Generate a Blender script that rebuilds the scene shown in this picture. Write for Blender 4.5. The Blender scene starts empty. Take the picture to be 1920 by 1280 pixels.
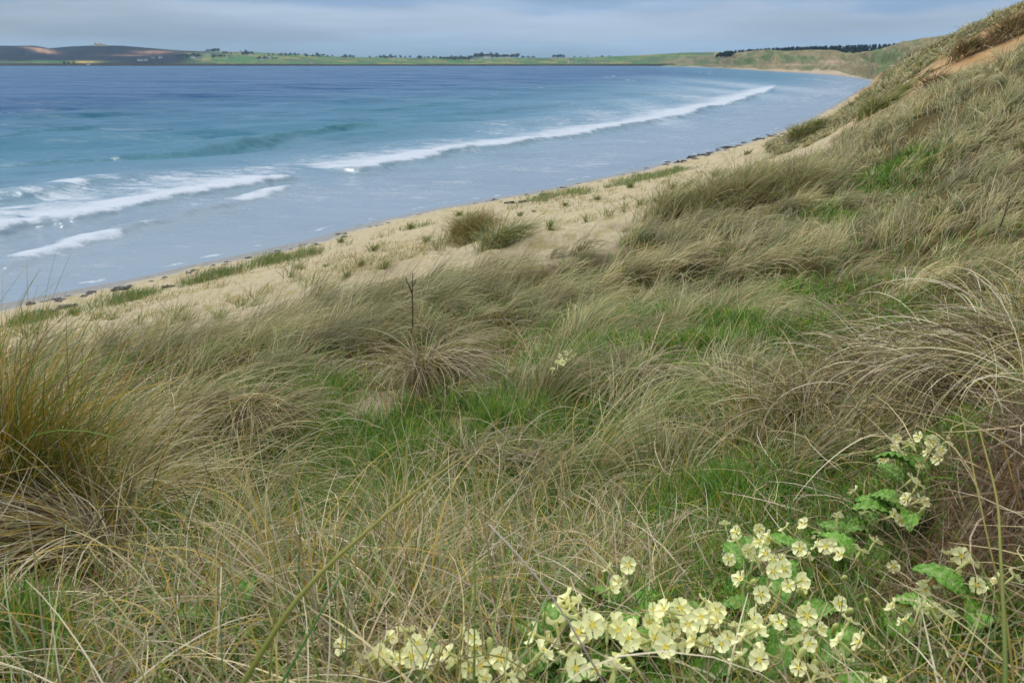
import bpy, bmesh, math, random
import numpy as np
from mathutils import Vector, Matrix

rng = np.random.default_rng(7)
random.seed(7)
SC = bpy.context.scene
COL = SC.collection
R = math.radians

# ------------------------------------------------------------------ camera
F = 1493.0                      # focal length in pixels of the 1920 px wide photograph
CAM_Z = 9.0                     # eye height above the sea
PITCH = math.atan((640 - 119) / F)
cam = bpy.data.cameras.new('camera')
cam.sensor_width = 36.0
cam.lens = 36.0 * F / 1920.0
cam.clip_start = 0.02
cam.clip_end = 30000.0
cam.dof.use_dof = True
cam.dof.focus_distance = 2.3
cam.dof.aperture_fstop = 12.0
cam_ob = bpy.data.objects.new('camera', cam)
COL.objects.link(cam_ob)
cam_ob.location = (0, 0, CAM_Z)
cam_ob.rotation_euler = (math.pi / 2 - PITCH, 0, 0)
SC.camera = cam_ob

# ------------------------------------------------------------------ world, sun, exposure
SUN_EL, SUN_AZ = R(52), R(-50)      # azimuth from +Y towards +X
world = bpy.data.worlds.new('World')
SC.world = world
world.use_nodes = True
wn, wl = world.node_tree.nodes, world.node_tree.links
wn.clear()
w_out = wn.new('ShaderNodeOutputWorld')
w_bg = wn.new('ShaderNodeBackground')
w_bg.inputs['Strength'].default_value = 0.1
w_sky = wn.new('ShaderNodeTexSky')
w_sky.sky_type = 'NISHITA'
w_sky.sun_disc = False
w_sky.sun_elevation = SUN_EL
w_sky.sun_rotation = SUN_AZ
w_tc = wn.new('ShaderNodeTexCoord')
w_sep = wn.new('ShaderNodeSeparateXYZ')
wl.new(w_tc.outputs['Generated'], w_sep.inputs[0])
# overcast: a pale cloud bank with soft tops low over the bay, bluer sheet above it, bright overhead
def w_noise(scale, loc, sc, detail, rough):
    mp = wn.new('ShaderNodeMapping'); mp.inputs['Scale'].default_value = sc; mp.inputs['Location'].default_value = loc
    wl.new(w_tc.outputs['Generated'], mp.inputs['Vector'])
    t = wn.new('ShaderNodeTexNoise'); t.inputs['Scale'].default_value = scale; t.inputs['Detail'].default_value = detail; t.inputs['Roughness'].default_value = rough
    wl.new(mp.outputs[0], t.inputs['Vector']); return t.outputs['Fac']
def w_math(op, a, b):
    x = wn.new('ShaderNodeMath'); x.operation = op
    for i, v in enumerate((a, b)):
        if isinstance(v, (int, float)): x.inputs[i].default_value = v
        else: wl.new(v, x.inputs[i])
    return x.outputs[0]
n_a = w_noise(3.2, (0.3, 0, 0), (1, 1, 5.0), 7, .52)
n_b = w_noise(2.2, (4.1, 2, 0), (1, 1, 9.0), 5, .5)
w_h = w_math('ADD', w_sep.outputs['Z'], w_math('MULTIPLY', w_math('SUBTRACT', n_a, .5), .085))
w_ramp = wn.new('ShaderNodeValToRGB')
el = w_ramp.color_ramp.elements
el[0].position = 0.0; el[0].color = (3.2, 4.6, 6.3, 1)
el[1].position = 1.0; el[1].color = (15.0, 15.4, 15.9, 1)
for p_, c_ in ((.012, (3.2, 4.35, 6.0)), (.028, (3.2, 4.2, 5.8)), (.048, (3.75, 4.65, 6.05)), (.058, (3.7, 4.6, 6.1)), (.068, (2.3, 3.55, 5.7)), (.10, (2.4, 3.6, 5.7)), (.18, (2.9, 4.0, 5.9)), (.36, (5.6, 6.5, 7.9)), (.6, (11.0, 11.5, 12.2))):
    e = el.new(p_); e.color = (*c_, 1)
wl.new(w_h, w_ramp.inputs['Fac'])
w_mr = wn.new('ShaderNodeMapRange')
w_mr.inputs['From Min'].default_value = 0.34; w_mr.inputs['From Max'].default_value = 0.66
w_mr.inputs['To Min'].default_value = 0.75; w_mr.inputs['To Max'].default_value = 1.28
wl.new(n_b, w_mr.inputs['Value'])
w_mul = wn.new('ShaderNodeMix'); w_mul.data_type = 'RGBA'; w_mul.blend_type = 'MULTIPLY'
w_mul.inputs['Factor'].default_value = 1.0
wl.new(w_ramp.outputs['Color'], w_mul.inputs['A'])
wl.new(w_mr.outputs['Result'], w_mul.inputs['B'])
w_mix = wn.new('ShaderNodeMix'); w_mix.data_type = 'RGBA'
w_mix.inputs['Factor'].default_value = 0.9
wl.new(w_sky.outputs['Color'], w_mix.inputs['A'])
wl.new(w_mul.outputs['Result'], w_mix.inputs['B'])
wl.new(w_mix.outputs['Result'], w_bg.inputs['Color'])
wl.new(w_bg.outputs[0], w_out.inputs['Surface'])

sun = bpy.data.lights.new('sun', 'SUN')
sun.energy = 1.75
sun.angle = R(14)
sun.color = (1.0, 0.975, 0.935)
sun_ob = bpy.data.objects.new('sun', sun)
COL.objects.link(sun_ob)
sd = Vector((math.sin(SUN_AZ) * math.cos(SUN_EL), math.cos(SUN_AZ) * math.cos(SUN_EL), math.sin(SUN_EL)))
sun_ob.rotation_euler = sd.to_track_quat('Z', 'Y').to_euler()
sun_ob.location = (0, 0, 60)

SC.view_settings.view_transform = 'Standard'
SC.view_settings.look = 'None'
SC.view_settings.exposure = 0.0
SC.view_settings.gamma = 1.0
SC.render.engine = 'CYCLES'
SC.cycles.max_bounces = 5
SC.cycles.diffuse_bounces = 3
SC.cycles.glossy_bounces = 2
SC.cycles.transmission_bounces = 2
SC.cycles.use_adaptive_sampling = True
SC.cycles.adaptive_threshold = 0.015

# ------------------------------------------------------------------ helpers
CP, SP = math.cos(PITCH), math.sin(PITCH)

def ray(px, py):
    px = np.asarray(px, float); py = np.asarray(py, float)
    cx = (px - 960) / F; cy = (640 - py) / F
    return np.stack([cx, CP + cy * SP, -SP + cy * CP], -1)

def at_y(px, py, Y):
    d = ray(px, py)
    p = d * (np.asarray(Y, float) / d[..., 1])[..., None]
    p[..., 2] += CAM_Z
    return p

def on_sea(px, py, z=0.0):
    d = ray(px, py)
    p = d * ((z - CAM_Z) / d[..., 2])[..., None]
    p[..., 2] += CAM_Z
    return p

def project(x, y, z):
    """where a world point falls in the photograph: only used to find which ground is sand or grass"""
    dz = z - CAM_Z
    depth = y * CP - dz * SP
    up = y * SP + dz * CP
    depth = np.where(depth < 1e-3, 1e-3, depth)
    return 960 + F * x / depth, 640 - F * up / depth, depth

def lin(r, g, b, k=1.0):
    c = np.array([r, g, b], float) / 255.0
    return np.where(c <= 0.04045, c / 12.92, ((c + 0.055) / 1.055) ** 2.4) * k

def _hash(ix, iy, s):
    h = (ix.astype(np.int64) * 374761393 + iy.astype(np.int64) * 668265263 + s * 974711) & 0x7fffffff
    h = ((h ^ (h >> 13)) * 1274126177) & 0x7fffffff
    return ((h ^ (h >> 16)) & 0xffff) / 65535.0

def vnoise(x, y, s=0):
    x = np.asarray(x, float); y = np.asarray(y, float)
    ix = np.floor(x); iy = np.floor(y)
    fx = x - ix; fy = y - iy
    fx = fx * fx * (3 - 2 * fx); fy = fy * fy * (3 - 2 * fy)
    ix = ix.astype(np.int64); iy = iy.astype(np.int64)
    a = _hash(ix, iy, s); b = _hash(ix + 1, iy, s); c = _hash(ix, iy + 1, s); d = _hash(ix + 1, iy + 1, s)
    return (a * (1 - fx) + b * fx) * (1 - fy) + (c * (1 - fx) + d * fx) * fy

def fbm(x, y, s=0, o=4):
    t = 0; a = 1; n = 0
    for k in range(o):
        t = t + a * vnoise(x * 2 ** k + 17.3 * k, y * 2 ** k - 9.1 * k, s + k); n += a; a *= 0.5
    return t / n

def smooth(a, b, x):
    t = np.clip((x - a) / (b - a), 0, 1)
    return t * t * (3 - 2 * t)

def spline(pts, n):
    P = np.asarray(pts, float)
    P = np.vstack([2 * P[0] - P[1], P, 2 * P[-1] - P[-2]])
    out = []
    m = len(P) - 3
    for i in range(m):
        t = np.linspace(0, 1, n, endpoint=(i == m - 1))[:, None]
        a, b, c, d = P[i], P[i + 1], P[i + 2], P[i + 3]
        out.append(0.5 * (2 * b + (c - a) * t + (2 * a - 5 * b + 4 * c - d) * t ** 2 + (3 * b - a - 3 * c + d) * t ** 3))
    return np.vstack(out)

def polydist(x, y, L):
    """signed distance to an open polyline (positive on its right), and position along it in 0..1"""
    x = np.asarray(x, float).ravel(); y = np.asarray(y, float).ravel()
    best = np.full(x.shape, 1e18); sgn = np.ones_like(x); par = np.zeros_like(x)
    n = len(L) - 1
    for i in range(n):
        ax, ay = L[i]; bx, by = L[i + 1]
        dx, dy = bx - ax, by - ay
        l2 = dx * dx + dy * dy + 1e-12
        t = np.clip(((x - ax) * dx + (y - ay) * dy) / l2, 0, 1)
        ex = x - ax - t * dx; ey = y - ay - t * dy
        d = ex * ex + ey * ey
        m = d < best
        best[m] = d[m]
        sgn[m] = np.where(dx * ey - dy * ex > 0, -1.0, 1.0)[m]
        par[m] = (i + t[m]) / n
    return np.sqrt(best) * sgn, par

def tag(o, label=None, cat=None, group=None, kind=None):
    if label: o['label'] = label
    if cat: o['category'] = cat
    if group: o['group'] = group
    if kind: o['kind'] = kind
    return o

def link(o, parent=None):
    COL.objects.link(o)
    if parent is not None:
        o.parent = parent
    return o

def empty(name, loc=(0, 0, 0), rz=0.0):
    o = bpy.data.objects.new(name, None)
    o.empty_display_size = 0.1
    o.location = loc
    o.rotation_euler = (0, 0, rz)
    return link(o)

def mesh_from(name, V, Q, col=None, mat=None, attrs=None, shade_smooth=True, tris=False):
    V = np.ascontiguousarray(V, np.float32).reshape(-1, 3)
    Q = np.ascontiguousarray(Q, np.int32)
    k = Q.shape[1]
    me = bpy.data.meshes.new(name)
    me.vertices.add(len(V)); me.vertices.foreach_set('co', V.ravel())
    me.loops.add(Q.size); me.loops.foreach_set('vertex_index', Q.ravel())
    me.polygons.add(len(Q))
    me.polygons.foreach_set('loop_start', np.arange(0, Q.size, k, dtype=np.int32))
    if shade_smooth:
        me.polygons.foreach_set('use_smooth', np.ones(len(Q), bool))
    me.update(calc_edges=True)
    if col is not None:
        c = np.ones((len(V), 4), np.float32); c[:, :3] = np.clip(col, 0, 1)
        a = me.color_attributes.new('Col', 'FLOAT_COLOR', 'POINT')
        a.data.foreach_set('color', c.ravel())
    for nm, v in (attrs or {}).items():
        a = me.attributes.new(nm, 'FLOAT', 'POINT')
        a.data.foreach_set('value', np.ascontiguousarray(v, np.float32).ravel())
    if mat: me.materials.append(mat)
    return me

def obj(name, me, parent=None):
    return link(bpy.data.objects.new(name, me), parent)

def grid_quads(nr, nc):
    i = np.arange((nr - 1) * nc).reshape(nr - 1, nc)[:, :-1].ravel()
    return np.stack([i, i + 1, i + nc + 1, i + nc], 1)

# ------------------------------------------------------------------ materials
def new_mat(name):
    m = bpy.data.materials.new(name); m.use_nodes = True
    nt = m.node_tree
    return m, nt.nodes, nt.links, nt.nodes['Principled BSDF']

def attr_mat(name, rough=0.8, spec=0.2, noise=0.0, scale=20.0, bump=0.0, bscale=40.0):
    m, n, l, b = new_mat(name)
    a = n.new('ShaderNodeAttribute'); a.attribute_name = 'Col'
    b.inputs['Roughness'].default_value = rough
    b.inputs['Specular IOR Level'].default_value = spec
    src = a.outputs['Color']
    tc = n.new('ShaderNodeTexCoord')
    if noise:
        t = n.new('ShaderNodeTexNoise'); t.inputs['Scale'].default_value = scale; t.inputs['Detail'].default_value = 8
        t.inputs['Roughness'].default_value = 0.65
        l.new(tc.outputs['Object'], t.inputs['Vector'])
        mr = n.new('ShaderNodeMapRange'); mr.inputs['From Min'].default_value = 0.3; mr.inputs['From Max'].default_value = 0.7
        mr.inputs['To Min'].default_value = 1 - noise; mr.inputs['To Max'].default_value = 1 + noise
        l.new(t.outputs['Fac'], mr.inputs['Value'])
        mx = n.new('ShaderNodeMix'); mx.data_type = 'RGBA'; mx.blend_type = 'MULTIPLY'; mx.inputs['Factor'].default_value = 1
        l.new(src, mx.inputs['A']); l.new(mr.outputs['Result'], mx.inputs['B'])
        src = mx.outputs['Result']
    l.new(src, b.inputs['Base Color'])
    if bump:
        t2 = n.new('ShaderNodeTexNoise'); t2.inputs['Scale'].default_value = bscale; t2.inputs['Detail'].default_value = 6
        l.new(tc.outputs['Object'], t2.inputs['Vector'])
        bp = n.new('ShaderNodeBump'); bp.inputs['Strength'].default_value = bump; bp.inputs['Distance'].default_value = 0.02
        l.new(hs.outputs[0], bp.inputs['Height']); l.new(bp.outputs[0], b.inputs['Normal'])
    return m

def flat_mat(name, c, rough=0.7, spec=0.3, noise=0.12, scale=30.0):
    m, n, l, b = new_mat(name)
    b.inputs['Roughness'].default_value = rough
    b.inputs['Specular IOR Level'].default_value = spec
    tc = n.new('ShaderNodeTexCoord')
    t = n.new('ShaderNodeTexNoise'); t.inputs['Scale'].default_value = scale; t.inputs['Detail'].default_value = 5
    l.new(tc.outputs['Object'], t.inputs['Vector'])
    mr = n.new('ShaderNodeMapRange'); mr.inputs['From Min'].default_value = 0.3; mr.inputs['From Max'].default_value = 0.7
    mr.inputs['To Min'].default_value = 1 - noise; mr.inputs['To Max'].default_value = 1 + noise
    l.new(t.outputs['Fac'], mr.inputs['Value'])
    mx = n.new('ShaderNodeMix'); mx.data_type = 'RGBA'; mx.blend_type = 'MULTIPLY'; mx.inputs['Factor'].default_value = 1
    mx.inputs['A'].default_value = (*c, 1)
    l.new(mr.outputs['Result'], mx.inputs['B'])
    l.new(mx.outputs['Result'], b.inputs['Base Color'])
    return m

def leaf_mat(name, use_attr=True, c=(0.1, 0.2, 0.05), transl=0.3, rough=0.6, gloss=0.04):
    """thin leaf: diffuse + a share of translucency + a little sheen"""
    m = bpy.data.materials.new(name); m.use_nodes = True
    nt = m.node_tree; n = nt.nodes; l = nt.links; n.clear()
    out = n.new('ShaderNodeOutputMaterial')
    d = n.new('ShaderNodeBsdfDiffuse'); t = n.new('ShaderNodeBsdfTranslucent')
    mx = n.new('ShaderNodeMixShader'); mx.inputs[0].default_value = transl
    if use_attr:
        a = n.new('ShaderNodeAttribute'); a.attribute_name = 'Col'
        l.new(a.outputs['Color'], d.inputs['Color']); l.new(a.outputs['Color'], t.inputs['Color'])
    else:
        d.inputs['Color'].default_value = (*c, 1); t.inputs['Color'].default_value = (*c, 1)
    l.new(d.outputs[0], mx.inputs[1]); l.new(t.outputs[0], mx.inputs[2])
    if gloss:
        g = n.new('ShaderNodeBsdfGlossy'); g.inputs['Roughness'].default_value = rough
        m2 = n.new('ShaderNodeMixShader'); m2.inputs[0].default_value = gloss
        l.new(mx.outputs[0], m2.inputs[1]); l.new(g.outputs[0], m2.inputs[2])
        l.new(m2.outputs[0], out.inputs['Surface'])
    else:
        l.new(mx.outputs[0], out.inputs['Surface'])
    return m

M_GRASS = leaf_mat('grass_blade', transl=0.25, gloss=0.03, rough=0.5)
M_FAR = attr_mat('far_land', rough=0.95, spec=0.05, noise=0.18, scale=0.02)
M_FARDUNE = attr_mat('far_dune_grass', rough=0.95, spec=0.05, noise=0.3, scale=0.12)
M_STEM = attr_mat('plant_stem', rough=0.7, spec=0.15)

# ------------------------------------------------------------------ shoreline
SHORE_PX = [(-700, 700), (-300, 640), (0, 585), (200, 545), (300, 525), (400, 500), (600, 455), (700, 425), (800, 402), (900, 382),
            (1000, 365), (1100, 345), (1250, 310), (1450, 255), (1560, 205), (1620, 167), (1640, 152), (1615, 144),
            (1560, 138), (1450, 132), (1380, 128.5), (1300, 125.6), (1200, 124.3), (1100, 124.0)]
_s = np.array(SHORE_PX, float)
SHORE = spline(on_sea(_s[:, 0], _s[:, 1])[:, :2], 10)      # upper edge of the wet sand

# ------------------------------------------------------------------ ground height: dunes, sand terrace and beach
CTRL = [  # px, py, forward distance of the ground seen there
    (0, 1280, .98), (480, 1280, .98), (960, 1280, .93), (1440, 1280, .9), (1920, 1280, .78),
    (0, 1080, 1.45), (480, 1080, 1.5), (960, 1080, 1.5), (1440, 1080, 1.42), (1760, 1080, 1.2), (1920, 1080, 1.0),
    (-200, 900, 1.7), (0, 900, 2.1), (480, 900, 2.5), (960, 900, 2.6), (1440, 900, 2.15), (1700, 900, 1.65), (1790, 880, 1.4), (1920, 880, 1.12),
    (0, 760, 3.6), (480, 760, 3.9), (960, 760, 3.9), (1440, 760, 3.1), (1750, 740, 2.3), (1920, 740, 1.75),
    (0, 690, 6.2), (300, 670, 6.6), (600, 660, 6.0), (960, 670, 5.3), (1440, 660, 4.7), (1750, 640, 3.3), (1920, 620, 2.6),
    (330, 625, 9.5), (500, 590, 9.8), (700, 585, 8.6), (960, 575, 8.0), (1300, 570, 6.9), (1600, 560, 5.8), (1920, 540, 4.4),
    (640, 550, 11.5), (760, 525, 12.0), (960, 490, 11.8), (1300, 450, 11.6), (1600, 450, 10.0), (1920, 440, 8.0),
    (60, 650, 17), (200, 615, 19), (400, 565, 20), (600, 515, 22), (750, 475, 21), (880, 462, 20), (1000, 435, 24), (1150, 400, 28),
    (1280, 350, 34), (1400, 315, 45), (1500, 285, 52), (1560, 255, 55),
    (60, 603, 26), (200, 575, 28.5), (400, 522, 32.5), (600, 476, 37), (700, 448, 40), (850, 412, 44), (1000, 378, 50), (1200, 338, 58), (1300, 316, 66),
    (1220, 405, 17), (1400, 380, 16), (1550, 350, 15.5), (1750, 330, 13.5), (1920, 330, 11),
    (1580, 285, 24), (1750, 235, 18), (1920, 235, 14.5), (1670, 235, 22), (1800, 170, 21), (1920, 118, 20), (2200, 60, 18),
    (1600, 225, 48), (1700, 172, 44), (1800, 125, 40), (1920, 85, 36),
    (1490, 258, 66), (1560, 222, 63), (1620, 183, 62), (1700, 113, 60), (1760, 84, 59), (1800, 62, 58), (1860, 38, 56), (1920, 10, 54), (2200, -90, 48),
    (1470, 264, 74), (1430, 280, 62), (1400, 292, 60), (1350, 300, 66), (1450, 275, 62),
]
c = np.array(CTRL, float)
P = at_y(c[:, 0], c[:, 1], c[:, 2])
extra = np.array([  # ground nobody sees: under the camera and behind the crests
    (0, 0, 8.12), (-1, 0, 8.1), (1, 0, 8.2), (0, -.5, 8.15), (-1, -.5, 8.15), (1, -.5, 8.25), (-3, 1, 7.9), (3, 1, 8.4), (-8, 5, 6.8), (6, 4, 8.3),
    (20, 14, 10.5), (40, 20, 12), (25, 75, 1.6), (40, 85, 5.0), (55, 85, 11.0), (90, 70, 14), (60, 140, 1), (110, 140, 5), (100, 240, 1), (180, 240, 6), (200, 300, 9),
    (-25, 16, 2.0), (-16, 20, 1.6), (-18, 12, 4.5), (-12, 8, 5.6)])
P = np.vstack([P, extra])

def uv_of(x, y):
    yy = np.maximum(y, -0.55) + 0.7
    return x / yy * 2.2, np.log(yy)

def tps_fit(P):
    u, v = uv_of(P[:, 0], P[:, 1])
    s = (P[:, 2] - CAM_Z) / (P[:, 1] + 0.9)
    A = np.stack([u, v], 1)
    d2 = ((A[:, None] - A[None]) ** 2).sum(-1)
    K = np.where(d2 > 0, d2 * np.log(d2 + 1e-20) * 0.5, 0) + np.eye(len(A)) * 0.002
    B = np.hstack([np.ones((len(A), 1)), A])
    M = np.block([[K, B], [B.T, np.zeros((3, 3))]])
    return A, np.linalg.solve(M, np.concatenate([s, np.zeros(3)]))
TA, TW = tps_fit(P)

def tps(u, v):
    out = np.empty(u.shape); uf, vf = u.ravel(), v.ravel(); o = out.ravel()
    for i in range(0, len(uf), 40000):
        a, b = uf[i:i + 40000], vf[i:i + 40000]
        d2 = (a[:, None] - TA[:, 0]) ** 2 + (b[:, None] - TA[:, 1]) ** 2
        k = np.where(d2 > 1e-15, d2 * np.log(d2 + 1e-20) * 0.5, 0)
        o[i:i + 40000] = k @ TW[:-3] + TW[-3] + TW[-2] * a + TW[-1] * b
    return o.reshape(u.shape)

NU, NV = 640, 620
GU = np.linspace(-3.0, 3.0, NU)
GV = np.linspace(math.log(0.16), math.log(330), NV)
uu, vv = np.meshgrid(GU, GV)
gy = np.exp(vv) - 0.7
gx = uu / 2.2 * (gy + 0.7)
gz = tps(uu, vv) * (gy + 0.9) + CAM_Z
sd_shore, _ = polydist(gx, gy, SHORE)
sd_shore = sd_shore.reshape(gx.shape)         # landward positive
land = smooth(0.0, 5.0, sd_shore)
beach = 0.06 + 0.05 * sd_shore
gz = np.where(sd_shore < 0, np.maximum(beach, -2.5), beach * (1 - land) + np.maximum(gz, beach * 0.5) * land)
rel = (fbm(gx * 0.35, gy * 0.35, 3) - 0.5) * 0.5 * np.clip(gy / 14, 0, 1) + (fbm(gx * 1.7, gy * 1.7, 9) - 0.5) * 0.17 * np.clip(gy / 3.5, 0.15, 1)
def swoop(x, y):
    """0..1: where the marram stands in high combed waves (1) or opens into hollows (0)"""
    c, s = math.cos(.42), math.sin(.42)
    u, v = x * c + y * s, -x * s + y * c
    return smooth(.3, .7, fbm(u * .62, v * 1.05, 88, 3))
rel = rel + (swoop(gx, gy) - .5) * .26 * smooth(2.0, 5.0, gy) * smooth(40, 16, gy)
rel = rel - .15 * np.exp(-((gx + .4) / .95) ** 2 - ((gy - 2.5) / .7) ** 2) + .13 * np.exp(-((gx + .1) / 1.6) ** 2 - ((gy - 4.1) / .6) ** 2)
bank = smooth(.3, .7, gx) * smooth(.6, .8, gy) * smooth(2.2, 1.5, gy)
rel = rel + (fbm(gx * 14, gy * 14, 95, 4) - .5) * .07 * bank
gz = gz + rel * smooth(1.5, 8, sd_shore)

def hz(x, y):
    u, v = uv_of(np.asarray(x, float), np.asarray(y, float))
    fu = np.clip((u - GU[0]) / (GU[1] - GU[0]), 0, NU - 1.001)
    fv = np.clip((v - GV[0]) / (GV[1] - GV[0]), 0, NV - 1.001)
    i = fu.astype(int); j = fv.astype(int); a = fu - i; b = fv - j
    return (gz[j, i] * (1 - a) + gz[j, i + 1] * a) * (1 - b) + (gz[j + 1, i] * (1 - a) + gz[j + 1, i + 1] * a) * b

def hit(px, py, lift=0.0):
    """first point of the ground (raised by lift) on the line of sight through a photo pixel"""
    px = np.atleast_1d(np.asarray(px, float)); py = np.atleast_1d(np.asarray(py, float))
    d = ray(px, py)
    Y = np.exp(np.linspace(math.log(0.35), math.log(300), 3000))
    out = np.zeros((len(px), 3))
    for k in range(len(px)):
        s = Y / d[k, 1]
        x = d[k, 0] * s; z = CAM_Z + d[k, 2] * s
        g = z - hz(x, Y) - lift
        w = np.where(g < 0)[0]
        i = w[0] if len(w) else len(Y) - 1
        out[k] = (x[i], Y[i], z[i])
    return out

# which ground is grass (0..1); the outlines were read off the photograph once and live on the ground from here on
def below(px, py, line):
    L = np.array(line, float)
    return py - np.interp(px, L[:, 0], L[:, 1])
GRASS_EDGE = [(-600, 800), (0, 704), (150, 690), (350, 646), (520, 616), (640, 588), (740, 556), (850, 540), (1000, 510), (1150, 484), (1180, 446),
              (1280, 402), (1400, 362), (1480, 338), (1560, 306), (1610, 264), (1660, 236), (1760, 192), (1850, 163), (1920, 126), (2300, 34)]
RIDGE_LOW = [(1400, 306), (1470, 284), (1540, 262), (1600, 226), (1640, 200), (1700, 168), (1750, 136), (1790, 110), (1840, 74), (1880, 52), (1920, 30), (2300, -40)]

def grass_mask(x, y, z):
    px, py, dep = project(x, y, z)
    n = (fbm(x * 0.9, y * 0.9, 31) - 0.5) * 60 / np.clip(dep / 10, 0.7, 4)
    g1 = smooth(-38, 16, below(px, py, GRASS_EDGE) + n) * (dep < 34)
    g2 = smooth(5, -7, below(px, py, RIDGE_LOW) + n * 0.8) * (dep > 46) * (px > 1440) * smooth(2, 6, polydist(x, y, SHORE)[0].reshape(np.shape(x)))
    slip = (px > 1560) & (dep > 30)
    g3 = smooth(.54, .64, fbm(x * .38, y * .38, 37, 3)) * slip * .3
    return np.maximum(np.maximum(g1, g2), g3)

gmask = grass_mask(gx, gy, gz)

# green hollows: centre in the photo, radius in metres
GREEN_PX = [(700, 880, .68), (620, 830, .5), (1010, 870, .55), (860, 930, .62), (640, 960, .35), (1180, 860, .35), (1110, 610, .5), (1380, 610, .6), (1470, 560, .6), (1330, 660, .4), (1290, 790, .22),
            (1620, 370, 1.0), (1680, 320, .9), (1700, 300, .8), (1560, 420, .8), (1430, 1040, .2), (1530, 1090, .2), (1600, 1020, .16), (1460, 1200, .2), (1700, 1210, .2), (1240, 600, .4), (1500, 640, .35),
            (1650, 640, .35), (560, 760, .5), (300, 1010, .2), (1100, 1230, .2), (1060, 690, .42), (1370, 930, .3), (1720, 870, .13), (500, 730, .4), (1250, 720, .35), (930, 800, .3), (60, 1200, .12)]
gp = np.array(GREEN_PX)
GREEN = hit(gp[:, 0], gp[:, 1]); GREEN_R = gp[:, 2] * .82
def green_mask(x, y):
    m = np.zeros(np.shape(x))
    for (cx, cy, _), r in zip(GREEN, GREEN_R):
        m = np.maximum(m, np.exp(-(((x - cx) ** 2 + (y - cy) ** 2) / (r * r))))
    return np.clip(m * (0.6 + 0.9 * fbm(np.asarray(x) * 2.5, np.asarray(y) * 2.5, 55)), 0, 1)

# where the primroses have the ground more to themselves
CLEAR_PX = [(1715, 860, .27), (1715, 940, .16), (1650, 985, .16), (1420, 1050, .2), (1540, 1040, .18), (1470, 1120, .14), (1620, 1050, .15), (1160, 1110, .07), (1050, 1200, .13), (1160, 1220, .1), (1250, 1210, .1),
            (1420, 1220, .14), (1550, 1220, .14), (1330, 1190, .1), (1790, 1080, .14), (1730, 1160, .12), (880, 1255, .1), (780, 1255, .1), (1880, 1090, .1)]
cp_ = np.array(CLEAR_PX); CLEAR = hit(cp_[:, 0], cp_[:, 1])
def clear_mask(x, y):
    m = np.zeros(np.shape(x))
    for (cx, cy, _), r in zip(CLEAR, cp_[:, 2]):
        m = np.maximum(m, np.exp(-(((x - cx) ** 2 + (y - cy) ** 2) / (r * r))))
    return m

# patches of bare ground inside the grass
BARE_PX = [(720, 740, .2), (690, 765, .16), (950, 830, .1), (40, 1130, .16), (150, 1190, .12), (1880, 910, .17), (1865, 1000, .13), (1905, 830, .12), (870, 800, .09), (1090, 850, .1), (1890, 950, .13), (1330, 290, .8)]
bp_ = np.array(BARE_PX); BARE = hit(bp_[:, 0], bp_[:, 1]); BARE_R = bp_[:, 2]
def bare_mask(x, y):
    m = np.zeros(np.shape(x))
    for (cx, cy, _), r in zip(BARE, BARE_R):
        m = np.maximum(m, np.exp(-(((x - cx) ** 2 + (y - cy) ** 2) / (r * r))))
    return m

SAND = lin(182, 168, 138); SAND2 = lin(164, 147, 121); EARTH = lin(110, 95, 68); RUST = lin(130, 88, 48); THATCH = lin(92, 80, 50); MOSS = lin(66, 84, 34)
n1 = fbm(gx * 1.3, gy * 1.3, 71); n2 = fbm(gx * 6, gy * 6, 72); n3 = fbm(gx * 0.4, gy * 0.4, 73)
col = SAND * (0.9 + 0.2 * n1[..., None])
col = col * (1 - smooth(.5, .75, n3)[..., None] * .35) + SAND2 * (smooth(.5, .75, n3)[..., None] * .35)
speck = (smooth(.52, .64, n2) * smooth(.40, .58, n1))[..., None] * 0.6          # moss and litter on the sand
col = col * (1 - speck) + lin(150, 140, 84) * speck
th = THATCH * (0.7 + 0.6 * n2[..., None])
gm = green_mask(gx, gy)[..., None]
th = th * (1 - gm * .8) + MOSS * (.6 + .7 * n2[..., None]) * gm * .8
col = col * (1 - gmask[..., None]) + th * gmask[..., None]
bm_ = smooth(.3, .6, bare_mask(gx, gy))
near = (gy < 2.2)
soil = np.where((gx > 0.35)[..., None] & near[..., None], EARTH * (0.5 + n2[..., None]), SAND2 * (0.8 + .3 * n2[..., None]))
col = col * (1 - bm_[..., None]) + soil * bm_[..., None]
ppx, ppy, pdep = project(gx, gy, gz)
for (cx, cy, rx, ry, k) in [(1885, 70, 50, 28, .95), (1810, 112, 60, 16, .8), (1630, 178, 14, 22, .8), (1900, 40, 40, 26, .8), (1740, 150, 40, 12, .5), (1790, 70, 34, 20, .6), (1720, 178, 26, 8, .8)]:
    m = np.exp(-(((ppx - cx) / rx) ** 2 + ((ppy - cy) / ry) ** 2)) * (pdep > 30) * k * (0.5 + n1)
    m = np.clip(m, 0, 1)[..., None]
    col = col * (1 - m) + (RUST * (.55 + .8 * n2[..., None])) * m
scarp = (smooth(1540, 1640, ppx) * (pdep > 28) * (1 - gmask) * (.45 + .55 * n1))[..., None] * .8
col = col * (1 - scarp) + lin(186, 148, 100) * (.8 + .4 * n2[..., None]) * scarp
wet = smooth(.5, -0.3, sd_shore + (fbm(gx * .5, gy * .5, 77) - .5) * 1.6)
col = col * (1 - .38 * wet[..., None])

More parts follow.
